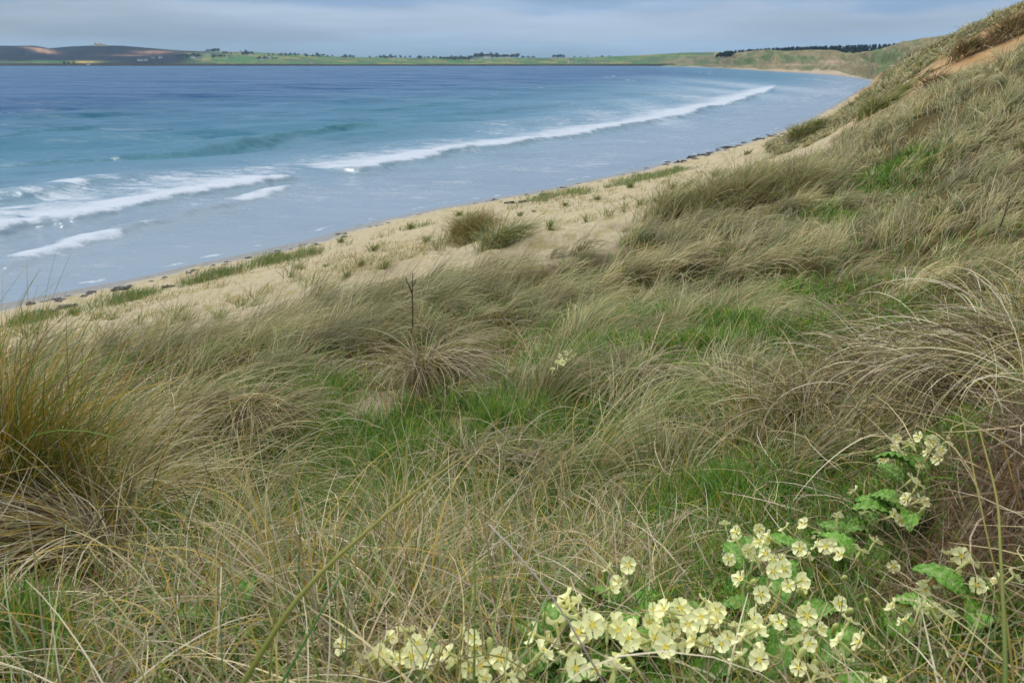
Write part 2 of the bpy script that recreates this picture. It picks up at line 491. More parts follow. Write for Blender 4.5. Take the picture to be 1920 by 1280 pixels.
def ground_material():
    m, n, l, b = new_mat('sand_and_soil')
    a = n.new('ShaderNodeAttribute'); a.attribute_name = 'Col'
    w = n.new('ShaderNodeAttribute'); w.attribute_name = 'wet'
    tc = n.new('ShaderNodeTexCoord')
    t = n.new('ShaderNodeTexNoise'); t.inputs['Scale'].default_value = 9; t.inputs['Detail'].default_value = 10; t.inputs['Roughness'].default_value = .7
    l.new(tc.outputs['Object'], t.inputs['Vector'])
    mr = n.new('ShaderNodeMapRange'); mr.inputs['From Min'].default_value = .3; mr.inputs['From Max'].default_value = .7
    mr.inputs['To Min'].default_value = .78; mr.inputs['To Max'].default_value = 1.18
    l.new(t.outputs['Fac'], mr.inputs['Value'])
    mx = n.new('ShaderNodeMix'); mx.data_type = 'RGBA'; mx.blend_type = 'MULTIPLY'; mx.inputs['Factor'].default_value = 1
    l.new(a.outputs['Color'], mx.inputs['A']); l.new(mr.outputs['Result'], mx.inputs['B'])
    l.new(mx.outputs['Result'], b.inputs['Base Color'])
    r = n.new('ShaderNodeMapRange'); r.inputs['To Min'].default_value = .95; r.inputs['To Max'].default_value = .12
    l.new(w.outputs['Fac'], r.inputs['Value']); l.new(r.outputs['Result'], b.inputs['Roughness'])
    s = n.new('ShaderNodeMapRange'); s.inputs['To Min'].default_value = .1; s.inputs['To Max'].default_value = .9
    l.new(w.outputs['Fac'], s.inputs['Value']); l.new(s.outputs['Result'], b.inputs['Specular IOR Level'])
    t2 = n.new('ShaderNodeTexNoise'); t2.inputs['Scale'].default_value = 4; t2.inputs['Detail'].default_value = 9; t2.inputs['Roughness'].default_value = .7
    l.new(tc.outputs['Object'], t2.inputs['Vector'])
    wv = n.new('ShaderNodeTexWave'); wv.inputs['Scale'].default_value = 3.2; wv.inputs['Distortion'].default_value = 5; wv.inputs['Detail'].default_value = 4; wv.inputs['Detail Scale'].default_value = 1.2
    l.new(tc.outputs['Object'], wv.inputs['Vector'])
    hs = n.new('ShaderNodeMath'); hs.operation = 'MULTIPLY_ADD'; hs.inputs[1].default_value = .07; l.new(wv.outputs['Fac'], hs.inputs[0]); l.new(t2.outputs['Fac'], hs.inputs[2])
    bs = n.new('ShaderNodeMapRange'); bs.inputs['To Min'].default_value = .8; bs.inputs['To Max'].default_value = .04
    l.new(w.outputs['Fac'], bs.inputs['Value'])
    bp = n.new('ShaderNodeBump'); bp.inputs['Distance'].default_value = .12
    l.new(bs.outputs['Result'], bp.inputs['Strength'])
    l.new(hs.outputs[0], bp.inputs['Height']); l.new(bp.outputs[0], b.inputs['Normal'])
    return m
me = mesh_from('dune_ground', np.stack([gx, gy, gz], -1), grid_quads(NV, NU), col.reshape(-1, 3), ground_material(), {'wet': wet})
tag(obj('dune_ground', me), 'sandy dune ground falling from the grassy hollow to the beach', 'ground', kind='structure')

# ------------------------------------------------------------------ sea
def px_line(L, n=8):
    a = np.array(L, float)
    return spline(on_sea(a[:, 0], a[:, 1], 0.0)[:, :2], n)

WC, WR = 880, 1050
wu = np.linspace(-1.05, 0.72, WC)
wy = 1.0 / np.linspace(1 / 24.0, 1 / 3600.0, WR)
wxx, wyy = np.meshgrid(wu, wy)
wx = wxx * (wyy + 4.0); wyv = wyy + 0 * wxx
ds, _ = polydist(wx, wyv, SHORE)
ds = -ds.reshape(wx.shape)                       # metres out from the upper wet edge
wz = np.zeros_like(wx)
foam = np.zeros_like(wx); churn = np.zeros_like(wx); faceg = np.zeros_like(wx)
dist = np.hypot(wx, wyv)
shoal = smooth(2, 40, ds)
# wind chop and long swell running towards the beach
ang = R(-48)
al = wx * math.cos(ang) + wyv * math.sin(ang); ac = -wx * math.sin(ang) + wyv * math.cos(ang)
for lam, amp, s in ((1.6, .1, 1), (3.4, .3, 2), (7.5, .6, 3), (17, .6, 4), (36, .4, 5)):
    res = smooth(1.0, 0.4, dist * dist * 4.2e-5 / (lam * .5))
    wz += amp * (fbm(al / lam, ac / (lam * 3.0), 200 + s, 2) - .5) * 2 * (0.1 + 0.9 * shoal) * res

def crest(line, height, front, back, strength, wob=0.7, foam_w=(1.5, 5.0), ends=(.05, .05), seed=0, broken=0.25, trail=0.0, grow=0.0):
    """a wave: a ridge along the line, steep towards the beach, with white water where it breaks"""
    L = px_line(line)
    d, t = polydist(wx, wyv, L)
    d = d.reshape(wx.shape); t = t.reshape(wx.shape)
    env = smooth(0, ends[0], t) * smooth(1, 1 - ends[1], t)
    sc = 1 + grow * np.clip(dist / 100, 0, 4)
    d = d + (fbm(wx / 6.0, wyv / 6.0, 300 + seed, 3) - .5) * 2 * wob * sc + (fbm(wx / 1.4, wyv / 1.4, 320 + seed, 4) - .5) * wob * 2.2
    h = np.where(d > 0, np.exp(-(d / (front * sc)) ** 2), np.exp(-(d / (back * sc)) ** 2))   # right side of the line = beach side
    hh = height * (0.55 + 0.9 * fbm(t * 18, t * 0 + seed, 330 + seed, 2))
    wz[...] = wz + h * hh * env
    faceg[...] = np.maximum(faceg, np.where(d > -0.2, np.exp(-((d - front * .5 * sc) / (front * sc)) ** 2), 0) * env * min(1, height * 1.6))
    if strength > 0:
        brk = smooth(broken - .12, broken + .12, fbm(t * 9 + seed, t * 0 + 3.3, 340 + seed, 3))
        a = smooth(-foam_w[1] * sc, -foam_w[1] * .25 * sc, d) * smooth(foam_w[0] * sc, foam_w[0] * .3 * sc, d)
        foam[...] = np.maximum(foam, a * env * brk * strength)
        if trail:
            b = smooth(-trail, -foam_w[1] * .3, d) * smooth(1.5, 0, d)
            churn[...] = np.maximum(churn, b * env * (.35 + .5 * brk))

crest([(-260, 490), (0, 440), (100, 425), (200, 408), (300, 389), (380, 373), (450, 357), (540, 343), (620, 334)], .55, 1.0, 2.5, .8, foam_w=(.36, 1.0), ends=(.02, .15), seed=1, broken=.16, trail=13)
crest([(660, 326), (700, 319), (760, 307), (830, 293), (900, 285), (1000, 269), (1100, 254), (1200, 236), (1280, 218), (1340, 201), (1400, 186), (1440, 171), (1452, 159), (1425, 150)], .6, 1.1, 2.8, .8, foam_w=(.42, 1.2), ends=(.03, .14), seed=2, broken=.12, trail=22, grow=.12)
crest([(-200, 560), (0, 508), (80, 482), (160, 458), (235, 436), (300, 421), (400, 397), (500, 371), (600, 347), (690, 326)], .32, .7, 1.6, .34, foam_w=(.4, .8), ends=(.03, .2), seed=3, broken=.5, wob=.5, trail=3)
crest([(1500, 190), (1560, 172), (1590, 160), (1560, 152), (1500, 147)], .2, 2.0, 4.0, .5, foam_w=(1.5, 4), seed=4, broken=.4, wob=1.5, grow=.3)
crest([(-260, 420), (0, 383), (90, 372), (180, 357), (260, 345), (350, 330)], .35, 1.2, 3, .34, foam_w=(1.0, 3.5), ends=(.05, .3), seed=5, broken=.5, trail=6)
# unbroken swell further out
for k, (L, hgt) in enumerate([
        ([(-200, 330), (40, 303), (130, 297), (220, 290), (300, 285), (380, 278), (450, 270), (520, 263)], .5),
        ([(280, 287), (400, 276), (500, 264), (600, 252), (680, 243), (780, 236)], .6),
        ([(-200, 290), (0, 263), (90, 253), (190, 241), (290, 236)], .4),
        ([(560, 250), (640, 247), (720, 240), (770, 235), (860, 226)], .55),
        ([(560, 216), (620, 211), (700, 208), (770, 203), (850, 199), (960, 200)], .5),
        ([(0, 224), (90, 222), (160, 219), (260, 210)], .35), ([(230, 200), (300, 195), (420, 192), (520, 190)], .35),
        ([(800, 214), (900, 210), (1000, 203), (1100, 193)], .4), ([(880, 170), (980, 168), (1080, 164), (1160, 160)], .35),
        ([(60, 196), (160, 192), (220, 190)], .3), ([(640, 190), (760, 184), (860, 178)], .35), ([(1000, 150), (1120, 146), (1250, 143)], .3),
        ([(330, 172), (460, 168), (600, 165)], .3)]):
    crest(L, hgt * .75, 1.0, 2.4, 0, wob=.9, ends=(.25, .25), seed=20 + k, grow=.45)
# white patches behind the breakers
def patch(pts, amt, rx, ry):
    for (a, b) in pts:
        q = on_sea(a, b)
        dd = np.hypot(q[0], q[1]) / 60
        churn[...] = np.maximum(churn, amt * np.exp(-((wx - q[0]) / (rx * dd)) ** 2 - ((wyv - q[1]) / (ry * dd * dd)) ** 2))
patch([(60, 395), (150, 375), (250, 362), (330, 345), (420, 335), (500, 325), (20, 410)], .62, 3.2, 4)
patch([(1060, 240), (1150, 222), (1230, 205), (1300, 185), (1360, 172), (1400, 160), (1240, 228), (1000, 258), (900, 270)], .6, 4.0, 6)
patch([(1200, 195), (1290, 172), (1120, 212), (960, 245)], .5, 4.0, 6)
for (a, b) in [(1137, 146), (1148, 143), (1010, 166), (925, 178), (1262, 155), (1320, 137), (1180, 150), (80, 190)]:
    q = on_sea(a, b); dd = np.hypot(*q[:2]) / 400
    foam[...] = np.maximum(foam, .9 * np.exp(-((wx - q[0]) / (2.0 * dd + .5)) ** 2 - ((wyv - q[1]) / (14 * dd * dd + 2)) ** 2))
# swash lines in the shallows and the lace at the water's edge
edge = ds - 1.3 + (fbm(wx / 5, wyv / 5, 400, 3) - .5) * 1.6
foam[...] = np.maximum(foam, .5 * np.exp(-((edge - .7) / .25) ** 2) * (fbm(wx / 2, wyv / 2, 402, 2) > .45))
churn[...] = np.maximum(churn, .36 * smooth(1.0, 5, ds) * smooth(34, 14, ds) * (.5 + fbm(wx / 4, wyv / 4, 405, 2)))
# torn texture of the white water and the open net of foam drifting behind it
cr, sr = math.cos(R(45)), math.sin(R(45)); fa = wx * cr + wyv * sr; fc = -wx * sr + wyv * cr
tear = fbm(fa * .9, fc * 1.5, 440, 4)
foam = foam * (.12 + 1.05 * smooth(.4, .6, tear))
net = np.maximum(smooth(.1, .0, np.abs(fbm(fa * .28, fc * .5, 450, 4) - .5)), .8 * smooth(.08, .0, np.abs(fbm(fa * .7, fc * 1.1, 455, 4) - .5)))
near_w = smooth(420, 120, dist)
foam = np.maximum(foam, np.clip(churn * 1.5 - .1, 0, .75) * net * near_w * (.35 + .65 * smooth(14, 24, ds)))
wz = np.where(ds < 3, wz * .25, wz) + 0.0
# water colour by depth over the sand
deep = lin(2, 70, 112); mid = lin(60, 112, 134); shal = lin(126, 141, 153); teal = lin(26, 92, 98)
dn = ds + (fbm(wx / 25, wyv / 25, 410, 3) - .5) * 40 * smooth(10, 60, ds)
k1 = smooth(4, 46, dn)[..., None]; k2 = smooth(35, 190, dn)[..., None]
wcol = shal * (1 - k1) + mid * k1
wcol = wcol * (1 - k2) + deep * k2
wcol = wcol * (1 - .75 * faceg[..., None] * k1) + teal * (.75 * faceg[..., None] * k1)

aer = np.clip(churn * 1.1, 0, .75)[..., None] * k1
wcol = wcol * (1 - aer) + lin(124, 150, 168) * aer

def water_material():
    m, n, l, b = new_mat('sea_water')
    def A(nm):
        a = n.new('ShaderNodeAttribute'); a.attribute_name = nm; return a
    col_, fo, ch, sh = A('Col'), A('foam'), A('churn'), A('far')
    tc = n.new('ShaderNodeTexCoord')
    def noise(scale, detail, rough=.6, vec=None):
        t = n.new('ShaderNodeTexNoise'); t.inputs['Scale'].default_value = scale; t.inputs['Detail'].default_value = detail; t.inputs['Roughness'].default_value = rough
        l.new(vec or tc.outputs['Object'], t.inputs['Vector']); return t.outputs['Fac']
    def math_(op, a, b_=None, clamp=False):
        x = n.new('ShaderNodeMath'); x.operation = op; x.use_clamp = clamp
        for i, v in enumerate((a, b_)):
            if v is None: continue
            if isinstance(v, (int, float)): x.inputs[i].default_value = v
            else: l.new(v, x.inputs[i])
        return x.outputs[0]
    mp = n.new('ShaderNodeMapping'); mp.inputs['Rotation'].default_value = (0, 0, R(28)); mp.inputs['Scale'].default_value = (.45, 1.2, 1)
    l.new(tc.outputs['Object'], mp.inputs['Vector'])
    nA = noise(.8, 10, .8, mp.outputs[0]); nB = noise(4.2, 9, .8)
    nf = math_('ADD', math_('MULTIPLY', nA, .7), math_('MULTIPLY', nB, .3))
    # solid white water, and open lace of foam left behind it
    f1 = math_('MULTIPLY', math_('SUBTRACT', math_('ADD', fo.outputs['Fac'], math_('MULTIPLY', math_('SUBTRACT', nf, .5), 8.5)), .42), 2.0, True)
    f1 = math_('MULTIPLY', f1, math_('MULTIPLY', fo.outputs['Fac'], 1.9, True))
    f2 = math_('MULTIPLY', math_('SUBTRACT', math_('ADD', nf, math_('MULTIPLY', ch.outputs['Fac'], .42)), .69), 8.0, True)
    f2 = math_('MULTIPLY', f2, math_('MULTIPLY', ch.outputs['Fac'], 1.5, True))
    ff = math_('MAXIMUM', f1, f2)
    mx = n.new('ShaderNodeMix'); mx.data_type = 'RGBA'
    l.new(ff, mx.inputs['Factor']); l.new(col_.outputs['Color'], mx.inputs['A']); mx.inputs['B'].default_value = (.44, .485, .54, 1)
    l.new(mx.outputs['Result'], b.inputs['Base Color'])
    rr = n.new('ShaderNodeMapRange'); rr.inputs['To Min'].default_value = .22; rr.inputs['To Max'].default_value = .85
    l.new(ff, rr.inputs['Value']); l.new(rr.outputs['Result'], b.inputs['Roughness'])
    b.inputs['IOR'].default_value = 1.33
    sp = n.new('ShaderNodeMapRange'); sp.inputs['To Min'].default_value = .5; sp.inputs['To Max'].default_value = .1
    l.new(sh.outputs['Fac'], sp.inputs['Value']); l.new(sp.outputs['Result'], b.inputs['Specular IOR Level'])
    mp2 = n.new('ShaderNodeMapping'); mp2.inputs['Rotation'].default_value = (0, 0, R(28)); mp2.inputs['Scale'].default_value = (.5, 1.0, 1)
    l.new(tc.outputs['Object'], mp2.inputs['Vector'])
    h = math_('ADD', math_('MULTIPLY', noise(.9, 6, .6, mp2.outputs[0]), .5), math_('MULTIPLY', noise(.12, 4, .6, mp2.outputs[0]), .8))
    h = math_('ADD', h, math_('MULTIPLY', ff, .12))
    bp = n.new('ShaderNodeBump'); bp.inputs['Distance'].default_value = .55; bp.inputs['Strength'].default_value = .9
    bs = n.new('ShaderNodeMapRange'); bs.inputs['To Min'].default_value = .22; bs.inputs['To Max'].default_value = 1.0
    l.new(sh.outputs['Fac'], bs.inputs['Value']); l.new(bs.outputs['Result'], bp.inputs['Strength'])
    l.new(h, bp.inputs['Height'])
    # chop: wavelets of every size tilt the surface, as far out as the eye can follow them
    mp3 = n.new('ShaderNodeMapping'); mp3.inputs['Rotation'].default_value = (0, 0, R(28)); mp3.inputs['Scale'].default_value = (.4, 1.0, 1)
    l.new(tc.outputs['Object'], mp3.inputs['Vector'])
    nz = n.new('ShaderNodeTexNoise'); nz.inputs['Scale'].default_value = .055; nz.inputs['Detail'].default_value = 8; nz.inputs['Roughness'].default_value = .78
    l.new(mp3.outputs[0], nz.inputs['Vector'])
    def vm(op, a, b_):
        x = n.new('ShaderNodeVectorMath'); x.operation = op
        for i, v in enumerate((a, b_)):
            if isinstance(v, tuple): x.inputs[i].default_value = v
            elif v is not None: l.new(v, x.inputs[i])
        return x
    t = vm('SUBTRACT', nz.outputs['Color'], (.5, .5, .5))
    t = vm('MULTIPLY', t.outputs[0], (CHOP, CHOP, 0))
    sc_ = n.new('ShaderNodeVectorMath'); sc_.operation = 'SCALE'; l.new(t.outputs[0], sc_.inputs[0]); l.new(bs.outputs['Result'], sc_.inputs['Scale'])
    t = vm('ADD', sc_.outputs[0], bp.outputs[0]); t = vm('NORMALIZE', t.outputs[0], None)
    l.new(t.outputs[0], b.inputs['Normal'])
    return m
CHOP = 3.0
me = mesh_from('sea', np.stack([wx, wyv, wz], -1), grid_quads(WR, WC), wcol.reshape(-1, 3), water_material(),
               {'foam': foam, 'churn': churn, 'far': smooth(10, 70, ds)})
tag(obj('sea', me), 'blue green sea of the bay with lines of breaking surf', 'sea', kind='structure')

# ------------------------------------------------------------------ far land
def interp(x, pts):
    a = np.array(pts, float); return np.interp(x, a[:, 0], a[:, 1])

def strip_land(name, px, base, top, y0, y1, rows, colour, rough=1.0, mat=None, label='', cat='hill', bumps=1.0, seed=0, cliff=0.0):
    """a stretch of land seen across the bay: real ground from the waterside back to beyond its crest"""
    t = np.linspace(0, 1.35, rows)
    X, T = np.meshgrid(px, t)
    b = interp(px, base)[None]; tp = interp(px, top)[None]
    Y = interp(px, y0)[None] + T * interp(px, y1)[None]
    s = np.clip(T, 0, 1)
    prof = cliff * smooth(0, .018, s) + (1 - cliff) * (0.3 * s + 0.7 * smooth(0, 1, s))
    lump = (fbm(X / 26 + seed, T * 5, seed, 5) - .5) * bumps * np.sin(np.clip(T, 0, 1) * math.pi)
    py = b + (tp - b) * np.clip(prof + lump, 0, None)
    Pn = at_y(X, py, Y)
    crest_z = at_y(px, interp(px, top), interp(px, y0) + interp(px, y1))[:, 2][None]
    over = T > 1
    Pn[..., 2] = np.where(over, crest_z - (T - 1) * 25, Pn[..., 2])
    Pn[0, :, 2] = -1.0
    me = mesh_from(name, Pn, grid_quads(rows, len(px)), colour(X, T, py).reshape(-1, 3), mat)
    return tag(obj(name, me), label, cat, kind='structure')

def c_hills(X, T, py):
    n = fbm(X / 9, T * 9, 500)[..., None]; n_ = fbm(X / 30, T * 4, 501)[..., None]
    heather = lin(36, 38, 54) * (.55 + .8 * n); field = lin(102, 118, 74) * (.8 + .4 * n_)
    straw = lin(150, 145, 92); earth = lin(178, 138, 112)
    g = smooth(270, 400, X + 120 * (n_[..., 0] - .5) - T * 60)[..., None]
    g = np.maximum(g, (smooth(.28, .16, T) * smooth(.02, .05, T) * smooth(-60, 40, 150 - np.abs(X - 40)) * .8)[..., None])
    cells = _hash(np.floor(X / 34 + T * .8).astype(np.int64), np.floor(T * 5.5 + X / 160).astype(np.int64), 7)[..., None]
    field = np.where(cells > .68, lin(78, 112, 68), np.where(cells > .4, field, np.where(cells > .2, straw * .75, lin(88, 104, 74))))
    hedge = smooth(.56, .66, fbm(X / 7, T * 26, 507))[..., None]
    field = field * (1 - .5 * hedge) + lin(52, 66, 44) * .5 * hedge
    c = heather * (1 - g) + field * g
    for (a, b, ra, rb, k) in [(70, 92, 22, 2.0, 1.0), (85, 97, 22, 3.0, .9), (290, 98, 32, 3.0, .7), (240, 104, 40, 1.6, .35), (160, 117, 22, 2.5, 1)]:
        m = (np.exp(-((X - a) / ra) ** 2 - ((py - b - (X - a) * .12 * (a < 100)) / rb) ** 2) * k)[..., None]
        m = np.clip(m * (.5 + n), 0, 1)
        c = c * (1 - m) + (earth if a != 160 else lin(176, 150, 74)) * m
    cliff = smooth(.032, .02, T)[..., None]
    c = c * (1 - cliff) + lin(58, 52, 50) * (.6 + .6 * n) * cliff
    return c
M_FAR = attr_mat('far_land', rough=.97, spec=.03, noise=.2, scale=.03)
strip_land('hills', np.arange(-420, 1800, 2.0), [(-420, 122.6), (0, 122.6), (1280, 122.2), (1800, 122.2)],
           [(-420, 90), (-150, 84), (0, 86), (60, 86), (75, 87.5), (92, 91), (130, 87.5), (180, 85.5), (230, 86), (300, 92), (345, 95.5), (400, 97), (480, 98.5), (560, 102.5), (640, 107), (760, 109), (900, 108), (1000, 109), (1100, 108), (1200, 104), (1280, 99), (1420, 97), (1560, 96), (1800, 90)],
           [(-420, 3100), (1100, 3100), (1300, 2600), (1800, 2500)], [(-420, 1300), (400, 1200), (700, 900), (1800, 900)], 70, c_hills, mat=M_FAR,
           label='low hills and green farmland on the far side of the bay', bumps=.28, seed=3, cliff=.09)

def c_dunes(X, T, py):
    n = fbm(X / 7, T * 12, 520)[..., None]; n_ = fbm(X / 22, T * 6, 521)[..., None]
    f_ = fbm(X / 2.5, T * 34, 523)[..., None]
    g = lin(128, 120, 92) * (.35 + .6 * n + .6 * f_); gg = lin(100, 112, 78) * (.45 + .5 * n + .5 * f_)
    k = smooth(.46, .6, n_)
    c = g * (1 - k) + gg * k
    m = (np.exp(-((X - 1555) / 28) ** 2 - ((py - 116) / 4.0) ** 2) * .85 + np.exp(-((X - 1500) / 70) ** 2 - ((py - 122) / 2.5) ** 2) * .55)[..., None]
    c = c * (1 - np.clip(m, 0, 1)) + lin(176, 150, 128) * np.clip(m, 0, 1)
    sand = smooth(.10, .05, T - .09 * smooth(1400, 1560, X))[..., None]
    return c * (1 - sand) + lin(168, 152, 130) * sand
strip_land('dunes', np.arange(1215, 1905, 1.5),
           [(1215, 124.2), (1300, 125.6), (1380, 128.5), (1450, 132), (1560, 138.5), (1612, 145), (1640, 153), (1700, 160), (1905, 170)],
           [(1215, 119), (1250, 113), (1290, 106), (1340, 103), (1400, 97), (1440, 93.5), (1475, 95.5), (1520, 93.5), (1568, 94.5), (1590, 101), (1610, 100), (1650, 92), (1690, 80), (1730, 71.5), (1790, 66), (1850, 66), (1905, 62)],
           [(1215, 2900), (1300, 2350), (1380, 1360), (1450, 980), (1560, 690), (1612, 540), (1640, 420), (1700, 340), (1905, 300)],
           [(1215, 300), (1400, 330), (1560, 300), (1650, 230), (1905, 200)], 90, c_dunes, mat=M_FARDUNE,
           label='grassy dunes along the far curve of the bay above a strip of beach', cat='dunes', bumps=.85, seed=11)

# ------------------------------------------------------------------ far trees, wood, houses
def leaf_cloud(centres, radii, n, size, seed, squash=.8, colours=((.03, .045, .025), (.05, .07, .035))):
    """leaf clumps (small tilted quads) spread through a few overlapping crowns"""
    r = np.random.default_rng(seed)
    k = r.integers(0, len(centres), n)
    d = r.normal(size=(n, 3)); d /= np.linalg.norm(d, axis=1)[:, None]
    rad = np.asarray(radii)[k] * r.uniform(.35, 1.05, n) ** .6
    p = np.asarray(centres, float)[k] + d * rad[:, None] * np.array([1, 1, squash])
    a = r.normal(size=(n, 3)); a /= np.linalg.norm(a, axis=1)[:, None]
    b = np.cross(a, r.normal(size=(n, 3))); b /= np.linalg.norm(b, axis=1)[:, None] + 1e-9
    s = size * r.uniform(.6, 1.3, n)[:, None]
    V = np.stack([p - a * s - b * s, p + a * s - b * s * .4, p + a * s * .7 + b * s, p - a * s * .6 + b * s * .8], 1).reshape(-1, 3)
    c0, c1 = map(np.array, colours)
    m = r.uniform(0, 1, (n, 1)); cc = np.repeat(c0 * (1 - m) + c1 * m, 4, 0)
    return V, np.arange(n * 4).reshape(n, 4), cc

def tube(path, rad, sides=6, cap=True):
    path = np.asarray(path, float); rad = np.broadcast_to(np.asarray(rad, float), (len(path),))
    tg = np.gradient(path, axis=0); tg /= np.linalg.norm(tg, axis=1)[:, None] + 1e-12
    ref = np.array([0.31, 0.17, 0.93]) if abs(tg[0, 2]) < .8 else np.array([1.0, .13, .05])
    a = np.cross(tg, ref); a /= np.linalg.norm(a, axis=1)[:, None]
    b = np.cross(tg, a)
    th = np.arange(sides) * 2 * math.pi / sides
    V = path[:, None] + rad[:, None, None] * (a[:, None] * np.cos(th)[None, :, None] + b[:, None] * np.sin(th)[None, :, None])
    Q = []
    for i in range(len(path) - 1):
        for j in range(sides):
            Q.append((i * sides + j, i * sides + (j + 1) % sides, (i + 1) * sides + (j + 1) % sides, (i + 1) * sides + j))
    return V.reshape(-1, 3), np.array(Q)

def merge(parts):
    Vs, Qs, Cs, o = [], [], [], 0
    for V, Q, C in parts:
        Vs.append(V); Qs.append(Q + o); Cs.append(np.broadcast_to(np.asarray(C, float), (len(V), 3))); o += len(V)
    return np.vstack(Vs), np.vstack(Qs), np.vstack(Cs)

M_LEAF = leaf_mat('tree_leaves', transl=.15, gloss=0)
M_BARK = flat_mat('tree_bark', (.07, .055, .045), .9, .1)
def tree_proto(name, seed, h, conifer=False):
    r = random.Random(seed)
    root = empty(name)
    V, Q = tube([(0, 0, -1.5), (0.1, 0, h * .3), (-.05, .1, h * .62), (0, 0, h * .8)], [h * .03, h * .024, h * .015, h * .006])
    obj('trunk', mesh_from('trunk', V, Q, mat=M_BARK), root)
    cs = [(r.uniform(-.26, .26) * h, r.uniform(-.26, .26) * h, h * r.uniform(.28, .8)) for _ in range(9)]
    rs = [h * r.uniform(.18, .28) for _ in cs]
    V, Q, C = leaf_cloud(cs, rs, 210, h * .06, seed, .75, ((.022, .035, .022), (.05, .065, .035)))
    obj('crown', mesh_from('crown', V, Q, C, M_LEAF, shade_smooth=False), root)
    return root
def copy_tree(o, parent=None):
    c = o.copy(); COL.objects.link(c)
    if parent is not None: c.parent = parent
    for ch in o.children: copy_tree(ch, c)
    return c

class Ground:       # heights of the far land, read back from its own mesh
    def __init__(self, ob):
        from mathutils.bvhtree import BVHTree
        me = ob.data
        n = len(me.vertices); v = np.empty(n * 3, np.float32); me.vertices.foreach_get('co', v)
        self.t = BVHTree.FromPolygons([tuple(p) for p in v.reshape(-1, 3)], [tuple(p.vertices) for p in me.polygons])
    def hit(self, px, py):
        d = ray(px, py)
        q = self.t.ray_cast(Vector((0, 0, CAM_Z)), Vector(d).normalized())
        return q[0]
    def z(self, x, y):
        q = self.t.ray_cast(Vector((x, y, 900)), Vector((0, 0, -1)))
        return q[0]
HILLS = Ground(bpy.data.objects['hills']); FDUNES = Ground(bpy.data.objects['dunes'])
def on_hill(px, py, land=HILLS):
    for dy in (0, .4, .8, 1.2, 1.8, 2.6, 3.6, 5):
        q = land.hit(px, py + dy)
        if q is not None: return q
    return Vector(at_y(px, py, 3900))

protos = [tree_proto('broadleaf_tree', 11, 11.0), tree_proto('broadleaf_tree', 23, 9.0), tree_proto('broadleaf_tree', 31, 13.0)]
TREES = []   # photo px, py of the foot, proto, scale, where
def belt(x0, x1, y, n, s, lab):
    for i in range(n):
        TREES.append((x0 + (x1 - x0) * (i + .5) / n + random.uniform(-2, 2), y + random.uniform(-.4, .6), random.randrange(3), s * random.uniform(.75, 1.2), lab))
belt(388, 412, 97.5, 6, .75, 'dark tree in the short belt on the brow of the green fields')
belt(455, 476, 103, 5, .9, 'dark tree beside the white farm in the middle of the green fields')
belt(332, 372, 108.5, 7, .9, 'dark tree around the farm below the brown hill')
belt(570, 630, 107, 6, .7, 'small dark tree along the right end of the sloping fields')
belt(640, 665, 109.5, 4, .8, 'dark tree on the low skyline left of the bay head')
belt(690, 775, 109.5, 9, .7, 'dark tree in the broken row on the low skyline')
belt(830, 885, 113, 10, .95, 'dark tree in front of the long house at the bay head')
belt(888, 975, 108.6, 18, .95, 'dark tree in the long plantation belt at the bay head')
belt(975, 1005, 108.8, 5, .5, 'low dark tree at the right tail of the plantation belt')
belt(1034, 1060, 108.0, 5, .75, 'dark tree in the lone clump right of the plantation belt')
belt(1070, 1150, 108.0, 6, .45, 'small bushy tree on the low skyline above the caravans')
belt(415, 450, 101.5, 6, .55, 'dark bush in the hedge line on the upper green fields')
belt(500, 565, 105.0, 8, .6, 'small dark tree along the hedge on the right hand fields')
belt(395, 425, 108.5, 5, .7, 'dark tree near the middle of the lower green fields')
belt(480, 520, 112.0, 6, .6, 'dark tree around the cluster of farm buildings near the shore')
belt(780, 830, 110.2, 7, .6, 'small dark tree on the low shore before the plantation belt')
belt(120, 142, 120.5, 3, .6, 'dark bush like tree by the orange gorse at the shore')
for i, (a, b, k, s, lab) in enumerate(TREES):
    q = on_hill(a, b); s *= 2.0
    o = protos[k] if i < 3 and False else copy_tree(protos[k])
    o.location = q; s *= .95
    o.scale = (s * random.uniform(1.1, 1.8), s * random.uniform(1, 1.5), s); o.rotation_euler = (0, 0, random.uniform(0, 6.28))
    tag(o, lab, 'tree', group='trees ' + lab.split(' ', 2)[-1].split('tree ')[-1] if 'tree ' in lab else 'far trees')
for p_ in protos:
    for ch in list(p_.children): bpy.data.objects.remove(ch)
    bpy.data.objects.remove(p_)

